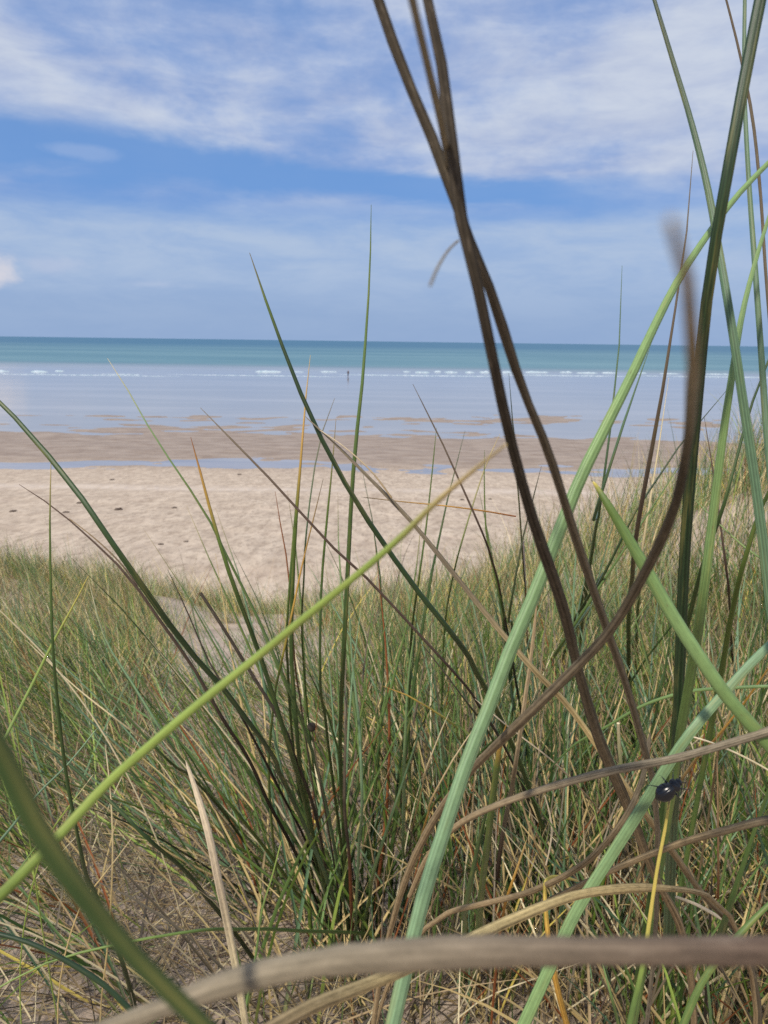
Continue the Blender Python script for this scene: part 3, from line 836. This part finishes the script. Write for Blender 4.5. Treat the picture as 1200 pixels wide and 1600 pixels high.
blade('pale thin straw slanting down right behind the crossing brown stems',
      [(742, 1092), (800, 1140), (850, 1178), (900, 1225), (950, 1285), (985, 1340)], [.55, .55, .7], [3, 4, 4], S('white', .5, 'tan'), **DRY)
blade('tan bent straw under the speckled stem right of centre',
      [(812, 1235), (820, 1270), (834, 1310), (852, 1350), (868, 1420)], [.6, .62, .75], [4, 6, 6], S('tan', .5, 'straw'), **DRY)
blade('short orange straw right of the pinkish brown dead stem',
      [(823, 1312), (812, 1345), (798, 1385), (786, 1430), (778, 1490)], [.52, .55, .7], [4, 7, 7], S('straw', .2, 'orange', 1, 'rust'), **DRY)
blade('pale straw with a kink, just left of the broad pale blade',
      [(704, 1108), (688, 1145), (674, 1180), (660, 1230), (642, 1310), (636, 1400)], [.62, .65, .8], [3, 4, 5], S('pale', .3, 'straw', .6, 'brown'), ground_end=True, **DRY)
blade('orange straw rising to touch the broad pale blade from the left',
      [(748, 1128), (712, 1180), (688, 1222), (668, 1275), (648, 1350), (632, 1420)], [.55, .6, .8], [3, 5, 6], S('pale', .3, 'orange', .5, 'straw', 1, 'tan'), ground_end=True, **DRY)
blade('light green upright blade between the central tuft and the broad blade',
      [(648, 985), (638, 1060), (633, 1150), (631, 1240), (630, 1330), (632, 1430)], [.65, .7, .85], [4, 8, 8], S('bright', .4, 'blue', 1, 'green'), ground_end=True)
blade('curving green leaf with an orange tip right of the central tuft',
      [(598, 1072), (640, 1088), (680, 1112), (715, 1150), (740, 1210), (752, 1310)], [.65, .68, .85], [3, 6, 7], S('orange', .15, 'lime', .3, 'green'), split=.15, ground_end=True)
blade('thin dark leaf slanting right behind the broad pale blade',
      [(652, 998), (690, 1045), (720, 1085), (755, 1130), (790, 1210), (815, 1320)], [.7, .72, .9], [3, 5, 6], S('umber', .5, 'dark'), ground_end=True)
blade('short pale yellow straw cut by the left edge below the far grass',
      [(-15, 940), (25, 978), (68, 1022), (120, 1085), (170, 1160)], [.8, .85], [3, 4, 4], S('yellow', .5, 'pale'), **DRY)
blade('threadlike lime leaf at the left edge',
      [(-3, 985), (8, 1045), (20, 1110), (32, 1180), (44, 1290)], [.6, .7], [2, 4, 4], S('lime'))
blade('short green leaf pointing up right under the yellowish stalk at left',
      [(62, 1314), (40, 1345), (10, 1385), (-30, 1430)], [.45, .42], [2, 6, 8], S('lime', .3, 'green'))
blade('small cream straw crossing the upright left blade',
      [(146, 1210), (125, 1238), (102, 1268), (80, 1300), (60, 1350)], [.6, .65], [2, 4, 4], S('pale', .4, 'lime'), **DRY)
blade('small pale straw leaning over the thin cream straw',
      [(207, 1308), (185, 1338), (160, 1370), (130, 1410), (110, 1460)], [.62, .68], [2, 4, 4], S('pale', .5, 'straw'), **DRY)
blade('bluish leaf slanting down left behind the blurred corner blade',
      [(152, 1138), (105, 1195), (60, 1240), (20, 1290), (-30, 1350)], [.6, .55], [3, 6, 8], S('blue', .5, 'teal'))
blade('long pale bluish leaf sweeping left from the central tuft',
      [(138, 905), (165, 1000), (205, 1065), (245, 1130), (300, 1205), (370, 1290), (450, 1400)], [.85, .85, 1.0], [2, 5, 6, 6], S('pale', .1, 'blue', .6, 'bright'), ground_end=True)
blade('long cream straw sweeping left low in the tangle',
      [(40, 1000), (120, 1075), (190, 1130), (260, 1185), (340, 1270), (420, 1390)], [.9, .9, 1.05], [2, 4, 5, 5], S('pale', .5, 'straw'), ground_end=True, **DRY)
blade('dark olive leaf fanning low to the left from the central tuft',
      [(230, 1090), (290, 1170), (350, 1245), (410, 1320), (460, 1390), (510, 1470)], [.75, .75, .85], [3, 7, 9, 9], S('dark', .5, 'olive'), ground_end=True)
blade('grey green leaf leaning right out of the central tuft',
      [(660, 1130), (630, 1220), (600, 1310), (578, 1400), (565, 1490)], [.7, .72, .82], [3, 8, 9], S('teal', .5, 'green'), ground_end=True)


# ------------------------------------------------------------------ beetle
m_beetle, k, b, out = material('beetle_shell')
pos = k.n('ShaderNodeTexCoord').outputs['Object']
b.inputs['Base Color'].default_value = (0.006, 0.007, 0.010, 1)
b.inputs['Roughness'].default_value = 0.24
b.inputs['Specular IOR Level'].default_value = 0.55
bp = k.n('ShaderNodeBump')
bp.inputs['Strength'].default_value = 0.12
bp.inputs['Distance'].default_value = 0.0001
k.put(bp.inputs['Height'], k.noise(pos, 1800, 3, 0.6))
k.put(b.inputs['Normal'], bp.outputs[0])


def ellipsoid(bm, c, r, seg=28, rings=20, fn=None):
    new = bmesh.ops.create_uvsphere(bm, u_segments=seg, v_segments=rings, radius=1.0)['verts']
    for v in new:
        p = v.co.copy()
        if fn:
            p = fn(p)
        v.co = Vector((c[0] + p.x * r[0], c[1] + p.y * r[1], c[2] + p.z * r[2]))


def limb(bm, pts, rads, sides=8):
    rows = []
    for i, p in enumerate(pts):
        p = Vector(p)
        t = (Vector(pts[min(i + 1, len(pts) - 1)]) - Vector(pts[max(i - 1, 0)])).normalized()
        a = t.orthogonal().normalized()
        c_ = t.cross(a)
        rows.append([bm.verts.new(p + (a * math.cos(q * 2 * math.pi / sides) + c_ * math.sin(q * 2 * math.pi / sides)) * rads[i]) for q in range(sides)])
    for i in range(len(rows) - 1):
        for j in range(sides):
            bm.faces.new((rows[i][j], rows[i][(j + 1) % sides], rows[i + 1][(j + 1) % sides], rows[i + 1][j]))
    bm.faces.new(list(reversed(rows[0])))
    bm.faces.new(rows[-1])


bm = bmesh.new()
mm = 0.001


def wing(p):
    # wing cases: blunt front, tapered rear, flat belly, a seam along the back
    q = p.copy()
    t = (p.x + 1) / 2
    q.y *= 0.80 + 0.36 * math.sin(math.pi * min(1, t * 0.95 + 0.12)) - (0.18 if t < 0.15 else 0)
    if q.z < 0:
        q.z *= 0.45
    if p.z > 0:
        q.z -= 0.025 * math.exp(-(p.y / 0.05) ** 2)
    return q


ellipsoid(bm, (-1.5 * mm, 0, 0.6 * mm), (4.3 * mm, 2.55 * mm, 2.4 * mm), 48, 32, wing)
ellipsoid(bm, (2.3 * mm, 0, 0.75 * mm), (1.65 * mm, 2.3 * mm, 1.7 * mm), 40, 26)
ellipsoid(bm, (3.9 * mm, 0, 0.5 * mm), (1.05 * mm, 1.3 * mm, 1.05 * mm), 32, 20)
for sgn in (-1, 1):
    ellipsoid(bm, (4.2 * mm, sgn * 1.1 * mm, 0.7 * mm), (0.32 * mm, 0.28 * mm, 0.32 * mm), 12, 8)
    limb(bm, [(4.9 * mm, sgn * .6 * mm, .4 * mm), (5.4 * mm, sgn * 1.1 * mm, .5 * mm), (5.9 * mm, sgn * 1.5 * mm, .3 * mm)], [.16 * mm, .12 * mm, .14 * mm])
    for bx, fx, out_ in ((2.4, 4.6, 3.2), (.8, .6, 4.6), (-.9, -4.2, 4.0)):
        limb(bm, [(bx * mm, sgn * 1.2 * mm, -.1 * mm), ((bx + (fx - bx) * .35) * mm, sgn * out_ * .62 * mm, .9 * mm),
                  ((bx + (fx - bx) * .5) * mm, sgn * out_ * .7 * mm, .75 * mm), ((bx + (fx - bx) * .8) * mm, sgn * out_ * .92 * mm, -.7 * mm),
                  (fx * mm, sgn * (out_ + .3) * mm, -1.0 * mm), ((fx + (.9 if fx > 2 else -.9)) * mm, sgn * (out_ + .7) * mm, -1.05 * mm)],
             [.30 * mm, .32 * mm, .24 * mm, .17 * mm, .12 * mm, .10 * mm])
me = bpy.data.meshes.new('beetle')
bm.to_mesh(me)
bm.free()
me.polygons.foreach_set('use_smooth', [True] * len(me.polygons))
beetle = link('beetle', me, m_beetle)
rm = beetle.modifiers.new('skin', 'REMESH')
rm.mode = 'VOXEL'
rm.voxel_size = 0.00007
rm.use_smooth_shade = True
right = M.to_3x3() @ Vector((1, 0, 0))
up = M.to_3x3() @ Vector((0, 1, 0))
back = M.to_3x3() @ Vector((0, 0, 1))
bxv = (right * math.cos(R(40)) + up * math.sin(R(40)) + back * 0.10).normalized()
bz = (back + up * 0.35 - right * .25)
bz = (bz - bxv * bz.dot(bxv)).normalized()
byv = bz.cross(bxv)
bc = at(1046, 1233, .262)
beetle.matrix_world = Matrix.Translation(bc) @ Matrix(((bxv.x, byv.x, bz.x), (bxv.y, byv.y, bz.y), (bxv.z, byv.z, bz.z))).to_4x4() @ Matrix.Scale(1.0, 4)
tag(beetle, 'shiny black beetle clinging to a pale straw at the lower right', 'beetle')

# ------------------------------------------------------------------ person far out on the tidal flat


def plain(name, rgb, rough=0.8):
    m, k, b, out = material(name)
    pos = k.n('ShaderNodeTexCoord').outputs['Object']
    c = k.mix(k.step(k.noise(pos, 9.0, 4, 0.6), 0.3, 0.7), tuple(v * .8 for v in lin(*rgb)), lin(*rgb))
    k.put(b.inputs['Base Color'], c)
    b.inputs['Roughness'].default_value = rough
    return m


m_skin, m_jacket, m_trouser, m_hair = plain('skin', (190, 150, 128)), plain('dark_jacket', (52, 56, 72)), plain('dark_trousers', (48, 46, 52)), plain('dark_hair', (52, 40, 34))
BV = [(0, 0, .98, .13, .10), (0, 0, 1.20, .13, .10), (0, .01, 1.42, .14, .10), (0, .01, 1.53, .055), (0, -.01, 1.66, .085, .10), (0, -.01, 1.74, .06),
      (-.19, .01, 1.42, .06), (-.27, .02, 1.16, .042), (-.28, -.06, .92, .032), (-.28, -.09, .83, .025),
      (.19, .01, 1.42, .06), (.26, .04, 1.16, .042), (.27, .00, .92, .032), (.27, -.02, .83, .025),
      (-.10, 0, .90, .095), (-.11, -.06, .50, .06), (-.12, .03, .09, .042), (-.12, -.12, .03, .035),
      (.10, 0, .90, .095), (.12, .10, .50, .06), (.13, .22, .10, .042), (.13, .10, .03, .035)]
BE = [(0, 1), (1, 2), (2, 3), (3, 4), (4, 5), (2, 6), (6, 7), (7, 8), (8, 9), (2, 10), (10, 11), (11, 12), (12, 13), (0, 14), (14, 15), (15, 16), (16, 17), (0, 18), (18, 19), (19, 20), (20, 21)]


def sub(idx, grow):
    return [(*BV[i][:3], *[r_ + grow for r_ in BV[i][3:]]) for i in idx], [(idx.index(a), idx.index(c)) for a, c in BE if a in idx and c in idx]


def make_skin(name, V, E, mat, parent=None):
    me = bpy.data.meshes.new(name)
    o = bpy.data.objects.new(name, me)
    C.objects.link(o)
    me.from_pydata([v[:3] for v in V], E, [])
    me.materials.append(mat)
    mo = o.modifiers.new('skin', 'SKIN')
    mo.use_smooth_shade = True
    lay = me.skin_vertices[0] if len(me.skin_vertices) else None
    if lay is None:
        bpy.context.view_layer.objects.active = o
        o.select_set(True)
        bpy.ops.mesh.customdata_skin_add()
        o.select_set(False)
        lay = me.skin_vertices[0]
    for i, v in enumerate(V):
        lay.data[i].radius = (v[3], v[4] if len(v) > 4 else v[3])
        lay.data[i].use_root = i == 0
    sb = o.modifiers.new('smooth', 'SUBSURF')
    sb.levels = sb.render_levels = 1
    if parent is not None:
        o.parent = parent
    return o


person = make_skin('person', BV, BE, m_skin)
make_skin('jacket', *sub([0, 1, 2, 6, 7, 8, 10, 11, 12], .022), m_jacket, person)
make_skin('trousers', *sub([0, 14, 15, 16, 18, 19, 20], .015), m_trouser, person)
make_skin('hair', [(0, .03, 1.68, .09, .09), (0, .02, 1.76, .075, .08)], [(0, 1)], m_hair, person)
pp = at(544, 588, 1)
pd = (CAM_Z + .03) / (CAM_Z - pp.z)
pp = at(544, 588, pd)
person.location = (pp.x, pp.y, -.03)
person.rotation_euler.z = R(35)
tag(person, 'distant person in dark clothes walking on the wet tidal flat', 'person')

# ------------------------------------------------------------------ breaking waves
m_foam, k, b, out = material('sea_foam')
pos = k.n('ShaderNodeNewGeometry').outputs['Position']
k.put(b.inputs['Base Color'], k.mix(k.step(k.noise(pos, 1.2, 5, 0.6), 0.35, 0.6), lin(150, 174, 182), lin(194, 205, 210)))
b.inputs['Roughness'].default_value = 0.8
ORD = ('first second third fourth fifth sixth seventh eighth ninth tenth eleventh twelfth thirteenth fourteenth fifteenth sixteenth '
       'seventeenth eighteenth nineteenth twentieth last').split()
WAVES = [(-10, 16, 578, 6), (47, 75, 579, 7), (84, 101, 578, 5), (150, 230, 583, 2), (398, 440, 579, 6), (458, 476, 579, 4), (500, 527, 579, 5), (630, 642, 579, 5), (648, 672, 580, 6),
         (678, 690, 579, 6), (694, 716, 580, 6), (726, 742, 580, 6), (748, 766, 580, 6), (784, 802, 580, 6), (820, 858, 580, 7), (874, 894, 580, 7), (900, 935, 581, 5), (940, 965, 581, 6), (985, 1010, 581, 5), (1030, 1062, 582, 4), (1100, 1150, 583, 4)]
SURF = [(-60, 300, 584, 2.0), (250, 560, 585, 2.0), (520, 800, 585, 2.4), (760, 1010, 585, 2.2), (980, 1290, 587, 2.0)]
for i, (xa, xb, row, hp) in enumerate(WAVES + SURF):
    row += 2
    p0 = at((xa + xb) / 2, row, 1)
    q = CAM_Z / (CAM_Z - p0.z)
    a, c_ = at(xa, row, q), at(xb, row, q)
    L = abs(c_.x - a.x)
    h = hp * q / F * .42
    me = bpy.data.meshes.new('breaking_wave')
    nx = max(8, int(L / .5))
    V, Fc = [], []
    prof = [(-2.2, 0), (-1.2, .35), (-.5, .85), (0, 1), (.5, .8), (1.3, .35), (2.6, 0)]
    for u in range(nx + 1):
        t = u / nx
        e = math.sin(math.pi * t) ** .5 if 0 < t < 1 else 0.0
        x = (a.x + (c_.x - a.x) * t)
        hh = h * e * (.75 + .5 * mnoise.noise(Vector((x * .8, i * 7.1, 0))))
        yo = 1.5 * mnoise.noise(Vector((x * .12, i * 3.3, 2)))
        for py_, pz_ in prof:
            V.append((x, a.y + yo + py_ * h * 1.2 * (.3 + e), -.03 + pz_ * hh))
    m_ = len(prof)
    for u in range(nx):
        for v in range(m_ - 1):
            Fc.append((u * m_ + v, (u + 1) * m_ + v, (u + 1) * m_ + v + 1, u * m_ + v + 1))
    me.from_pydata(V, [], Fc)
    me.polygons.foreach_set('use_smooth', [True] * len(Fc))
    o = link('breaking_wave', me, m_foam)
    if i < len(WAVES):
        tag(o, f'white breaking wave at the sea edge, {ORD[i]} from the left', 'wave', 'waves breaking along the sea edge')
    else:
        o.name = 'surf_line'
        tag(o, f'thin long line of spent surf on the flat, {ORD[i - len(WAVES)]} from the left', 'surf', 'lines of spent surf')

# ------------------------------------------------------------------ seaweed scraps on the dry sand
m_weed = plain('dry_seaweed', (86, 70, 56), .9)
WEED = [(20, 799, 9), (124, 786, 8), (103, 801, 9), (185, 796, 11), (272, 794, 8), (175, 750, 7), (251, 851, 8), (291, 847, 7), (722, 781, 6), (766, 780, 6), (374, 742, 7)]
for i, (x, y, wpx) in enumerate(sorted(WEED)):
    d = 20.0
    for _ in range(60):
        p = at(x, y, d)
        d += (p.z - beach_h(p.x, p.y)) / -ray(x, y).z * .7
    p = at(x, y, d)
    rr = wpx * d / F / 2
    bm = bmesh.new()
    bmesh.ops.create_icosphere(bm, subdivisions=3, radius=1)
    for v in bm.verts:
        q = 1 + .55 * mnoise.noise(v.co * 2.1 + Vector((i * 5, 0, 0))) + .25 * mnoise.noise(v.co * 6)
        v.co = Vector((v.co.x * rr * q, v.co.y * rr * q * 1.4, v.co.z * rr * .28 * q))
    me = bpy.data.meshes.new('seaweed_scrap')
    bm.to_mesh(me)
    bm.free()
    o = link('seaweed_scrap', me, m_weed)
    o.location = (p.x, p.y, beach_h(p.x, p.y) + rr * .1)
    tag(o, f'dark seaweed scrap on the dry beach sand, {ORD[i]} from the left', 'seaweed', 'seaweed scraps on the dry sand')

# ------------------------------------------------------------------ grass tussocks whose blades can be told apart
FILL = {
    'green': ['green', 'dark', 'olive', 'teal', 'green', 'deep', 'blue', 'dark'],
    'dead': ['straw', 'tan', 'brown', 'straw', 'pale', 'rust', 'tan', 'grey'],
}


def std_blade(seed, colour, tipc):
    """one blade of unit size: 1 m tall along z, bends towards +x"""
    r_ = random.Random(seed)
    bend = r_.uniform(.01, .24)
    n = 9
    t = np.linspace(1, 0, n)
    P = np.stack([bend * t ** 2.0 + .02 * np.sin(t * 5 + seed), .03 * np.sin(t * 4 + seed * 2), t * (1 - .22 * bend * t)], -1)
    rad = .0042 * np.interp(t, [0, .3, .7, 1], [1.15, 1.0, .7, .06])
    st_ = [(0, tipc), (.12, colour), (1, colour)]
    return tube_mesh('blade', P, rad, st_, sides=6, flat=.6, jitter=.03, seed=seed)


LIB = {'green': [], 'dead': []}
for i in range(16):
    cname = FILL['green'][i % 8]
    me = std_blade(i, cname, rng.choice(['straw', cname, cname, 'straw', 'tan']))
    me.materials.append(m_leaf)
    LIB['green'].append(me)
for i in range(16):
    cname = FILL['dead'][i % 8]
    me = std_blade(100 + i, cname, cname)
    me.materials.append(m_dry)
    LIB['dead'].append(me)

TUSS = [
    # root pixel, blades, height, spread, lean (deg towards the azimuth), azimuth (deg from +x, seen from above), share of dead blades, label
    ((545, 1500), 60, .62, .05, 18, 110, .25, 'fan of dark green blades rooted in bare sand at bottom centre'),
    ((430, 1420), 40, .55, .06, 40, 165, .30, 'tussock sweeping left above the bare sand left of centre'),
    ((250, 1290), 40, .50, .08, 58, 175, .40, 'flattened tussock lying towards the left edge'),
    ((690, 1470), 45, .50, .07, 16, 80, .50, 'straw rich tussock behind the foot of the broad pale blade'),
    ((640, 1290), 40, .50, .09, 22, 120, .35, 'green tussock in mid picture left of the broad pale blade'),
    ((820, 1490), 45, .50, .07, 18, 60, .50, 'brown and green tussock under the arching straw stem'),
    ((880, 1330), 45, .55, .09, 18, 75, .40, 'upright tussock between the brown stems and the beetle'),
    ((960, 1510), 45, .48, .07, 20, 70, .55, 'dense straw coloured tussock behind the beetle straw'),
    ((1100, 1480), 45, .52, .08, 20, 60, .50, 'mixed green tussock in the bottom right corner'),
    ((1080, 1280), 45, .55, .10, 20, 80, .40, 'green tussock behind the black beetle at the right'),
    ((1170, 1340), 40, .60, .10, 18, 70, .45, 'tall tussock at the right edge below the ribbed blade'),
    ((690, 1600), 45, .34, .07, 26, 70, .6, 'short straw tuft under the foot of the broad pale blade'),
    ((860, 1590), 50, .38, .08, 24, 80, .6, 'short brown and green tuft by the folded yellow leaf'),
    ((1010, 1600), 50, .38, .08, 26, 60, .55, 'low tuft at the bottom edge beneath the beetle straw'),
    ((1170, 1600), 45, .40, .08, 24, 90, .5, 'low green tuft filling the bottom right corner'),
    ((560, 1590), 36, .34, .06, 28, 110, .6, 'short tuft at the bottom edge in front of the dark fan'),
    ((760, 1380), 45, .48, .08, 20, 80, .5, 'amber and green tussock behind the olive shoot'),
    ((80, 1330), 34, .42, .08, 55, 160, .45, 'thin tussock behind the blurred green blade at left'),
]
for (pxy, nb_, ht, spr, lean, azm, dead, lab) in TUSS:
    d = hit(*pxy)
    c_ = at(pxy[0], pxy[1], d)
    e = bpy.data.objects.new('grass_tussock', None)
    C.objects.link(e)
    e.location = (c_.x, c_.y, g(c_.x, c_.y))
    e.empty_display_size = .05
    tag(e, lab, 'grass tussock')
    for i in range(nb_):
        kind = 'dead' if rng.random() < dead + .08 else 'green'
        o = bpy.data.objects.new('blade', rng.choice(LIB[kind]))
        C.objects.link(o)
        o.parent = e
        rr, aa = spr * math.sqrt(rng.random()), rng.uniform(0, 2 * math.pi)
        ox, oy = rr * math.cos(aa), rr * math.sin(aa)
        o.location = (ox, oy, g(c_.x + ox, c_.y + oy) - e.location.z - .01)
        s = ht * rng.uniform(.55, 1.25) * (.8 if kind == 'dead' else 1)
        o.scale = (s, s, s)
        dirz = R(azm) + rng.gauss(0, .9)
        tilt = R(max(2, rng.gauss(lean, 11)))
        o.rotation_mode = 'QUATERNION'
        o.rotation_quaternion = (Matrix.Rotation(dirz, 3, 'Z') @ Matrix.Rotation(tilt, 3, 'Y') @ Matrix.Rotation(rng.gauss(0, .5), 3, 'Z')).to_quaternion()

# ------------------------------------------------------------------ the countless rest of the dune grass
def ribbons(name, n, X, Y, L, az_, tilt, bend, wid, cols, segs, label):
    """n grass blades as one object: bent, tapered, V-folded ribbons"""
    Z = g_np(X, Y) - .01
    t = np.linspace(0, 1, segs + 1)
    hx, hy = np.cos(az_), np.sin(az_)
    ang = tilt[:, None] + bend[:, None] * t[None, :] ** 1.3
    ds = L[:, None] / segs
    hor = np.concatenate([np.zeros((n, 1)), np.cumsum(np.sin(ang[:, :-1]) * ds, 1)], 1)
    ver = np.concatenate([np.zeros((n, 1)), np.cumsum(np.cos(ang[:, :-1]) * ds, 1)], 1)
    side = nrng.normal(0, .05, n)[:, None] * L[:, None] * t[None, :] ** 2
    cx = X[:, None] + hx[:, None] * hor - hy[:, None] * side
    cy = Y[:, None] + hy[:, None] * hor + hx[:, None] * side
    cz = Z[:, None] + ver
    cz = np.maximum(cz, g_np(cx, cy) + .004)
    rot = nrng.uniform(0, math.pi, n)
    wx, wy = np.cos(rot), np.sin(rot)
    taper = np.interp(t, [0, .25, .7, 1], [.9, 1, .7, .05])
    hw = wid[:, None] * .5 * taper[None, :]
    fold = wid[:, None] * .35 * taper[None, :]
    P = np.empty((n, segs + 1, 3, 3))
    for q, sg in enumerate((-1, 0, 1)):
        P[:, :, q, 0] = cx + wx[:, None] * hw * sg + (-wy[:, None] * fold if sg == 0 else 0)
        P[:, :, q, 1] = cy + wy[:, None] * hw * sg + (wx[:, None] * fold if sg == 0 else 0)
        P[:, :, q, 2] = cz
    base = (np.arange(n) * (segs + 1) * 3)[:, None, None]
    si = (np.arange(segs) * 3)[None, :, None]
    qi = np.arange(2)[None, None, :]
    i0 = base + si + qi
    faces = np.stack([i0, i0 + 1, i0 + 4, i0 + 3], -1).reshape(-1, 4)
    me = bpy.data.meshes.new(name)
    me.vertices.add(n * (segs + 1) * 3)
    me.vertices.foreach_set('co', P.reshape(-1))
    nf_ = len(faces)
    me.loops.add(nf_ * 4)
    me.loops.foreach_set('vertex_index', faces.reshape(-1).astype(np.int32))
    me.polygons.add(nf_)
    me.polygons.foreach_set('loop_start', np.arange(0, nf_ * 4, 4, dtype=np.int32))
    me.update(calc_edges=True)
    ca = me.color_attributes.new('col', 'FLOAT_COLOR', 'POINT')
    cc = np.ones((n, segs + 1, 3, 4))
    cc[..., :3] = cols[:, :, None, :]
    ca.data.foreach_set('color', cc.reshape(-1))
    o = link(name, me, m_fill)
    tag(o, label, 'grass', kind='stuff')
    return o


def pick_cols(n, segs, dead, names_g, names_d, gain=1.0):
    gcol = np.array([PAL[q] for q in names_g])
    dcol = np.array([PAL[q] for q in names_d])
    isd = nrng.random(n) < dead
    base = np.where(isd[:, None], dcol[nrng.integers(0, len(dcol), n)], gcol[nrng.integers(0, len(gcol), n)])
    base = base * nrng.uniform(.75, 1.25, n)[:, None] * gain
    t = np.linspace(0, 1, segs + 1)
    tipc = dcol[nrng.integers(0, len(dcol), n)]
    tl = np.where(nrng.random(n) < .5, nrng.uniform(.5, .95, n), 2.0)
    f = np.clip((t[None, :] - tl[:, None]) / .15, 0, 1)
    bl = np.clip((.22 - t[None, :]) / .2, 0, 1) * .6
    c = base[:, None, :] * (1 - f[..., None]) + tipc[:, None, :] * f[..., None]
    return c * (1 - bl[..., None]) + PAL['straw'][None, None, :] * .8 * bl[..., None], isd


def scatter(n, y0, y1, clumps, spread, keep):
    """roots gathered round clump centres inside the wedge the photo sees (and a margin beside it)"""
    cy = np.sqrt(nrng.uniform(y0 ** 2, y1 ** 2, clumps))
    cx = nrng.uniform(-1, 1, clumps) * (cy * .72 + .35)
    ok = np.array([nrng.random() < keep(a, c__) for a, c__ in zip(cx, cy)])
    cx, cy = cx[ok], cy[ok]
    i = nrng.integers(0, len(cx), n)
    s = spread * nrng.uniform(.5, 1.5, n)
    return cx[i] + nrng.normal(0, 1, n) * s, cy[i] + nrng.normal(0, 1, n) * s, i


def keep_near(x, y):
    if y > 1.5 and abs(x + .2 * y) < .1 * y:
        return .22
    if x < .05 and y < 1.25:
        return .5
    if x < -.1:
        return .75
    return 1.0


GN = ['green', 'dark', 'olive', 'teal', 'green', 'olive', 'blue', 'green', 'bright', 'olive', 'lime']
DN = ['straw', 'tan', 'brown', 'straw', 'tan', 'rust', 'grey', 'straw', 'yellow', 'pale', 'tan', 'straw', 'grey', 'pale', 'umber']
# close by
n = 17000
X, Y, ci = scatter(n, .5, 3.4, 640, .05, keep_near)
leftish = sstep(.05, -.35, X)
ca_, isd = pick_cols(n, 7, .64, GN, DN + ['straw', 'brown', 'tan', 'brown'], 1.3)
az_ = np.where(nrng.random(n) < .3 + .55 * leftish, math.pi + nrng.normal(0, .6, n), nrng.uniform(0, 2 * math.pi, n))
tilt = np.clip(nrng.normal(.22, .2, n) + leftish * nrng.uniform(.1, .8, n) + isd * nrng.uniform(0, .5, n), .02, 1.35)
bend = nrng.uniform(.1, .7, n)
L = nrng.uniform(.22, .58, n) * np.where(isd, .75, 1)
ribbons('dune_grass', n, X, Y, L, az_, tilt, bend, nrng.uniform(.0024, .005, n), ca_, 7, 'tangled green and straw dune grass close to the camera')
# mid and far slope
n = 60000
X, Y, ci = scatter(n, 2.6, 10.6, 1500, .10, lambda x, y: (.12 if abs(x + .19 * y) < .12 * y and y < 8.6 else 1.0) * (.35 + .65 * (mnoise.noise(Vector((x * .9, y * .7, 5))) > -.12)))
leftish = sstep(.2, -1.2, X)
ca_, isd = pick_cols(n, 5, .46, GN + ['bright', 'blue', 'teal', 'dark', 'teal'], DN + ['straw', 'pale', 'tan'], 1.5)
az_ = np.where(nrng.random(n) < .25 + .4 * leftish, math.pi * (leftish > .5) + nrng.normal(0, .7, n), nrng.uniform(0, 2 * math.pi, n))
tilt = np.clip(nrng.normal(.2, .2, n) + leftish * nrng.uniform(0, .5, n), .02, 1.3)
cl_ = nrng.uniform(.6, 1.25, 1600)[ci]
L = nrng.uniform(.25, .55, n) * np.where(nrng.random(n) < .06, 1.4, 1) * cl_ * np.where(X > .9, 1.2, 1)
ribbons('dune_grass', n, X, Y, L, az_, tilt, nrng.uniform(.1, .8, n), nrng.uniform(.003, .005, n), ca_, 5, 'soft green dune grass covering the slope down to the beach')
# dead stalks lying on the sand
n = 16000
X, Y, ci = scatter(n, .5, 2.6, 1200, .12, lambda x, y: 1.0)
ca_, isd = pick_cols(n, 4, 1.0, GN, ['straw', 'tan', 'brown', 'grey', 'pale', 'umber', 'mauve'])
ribbons('straw_litter', n, X, Y, nrng.uniform(.05, .3, n), nrng.uniform(0, 2 * math.pi, n), nrng.uniform(.95, 1.5, n), nrng.uniform(0, .25, n), nrng.uniform(.0012, .003, n), ca_, 4, 'dead grass stalks strewn over the sand')
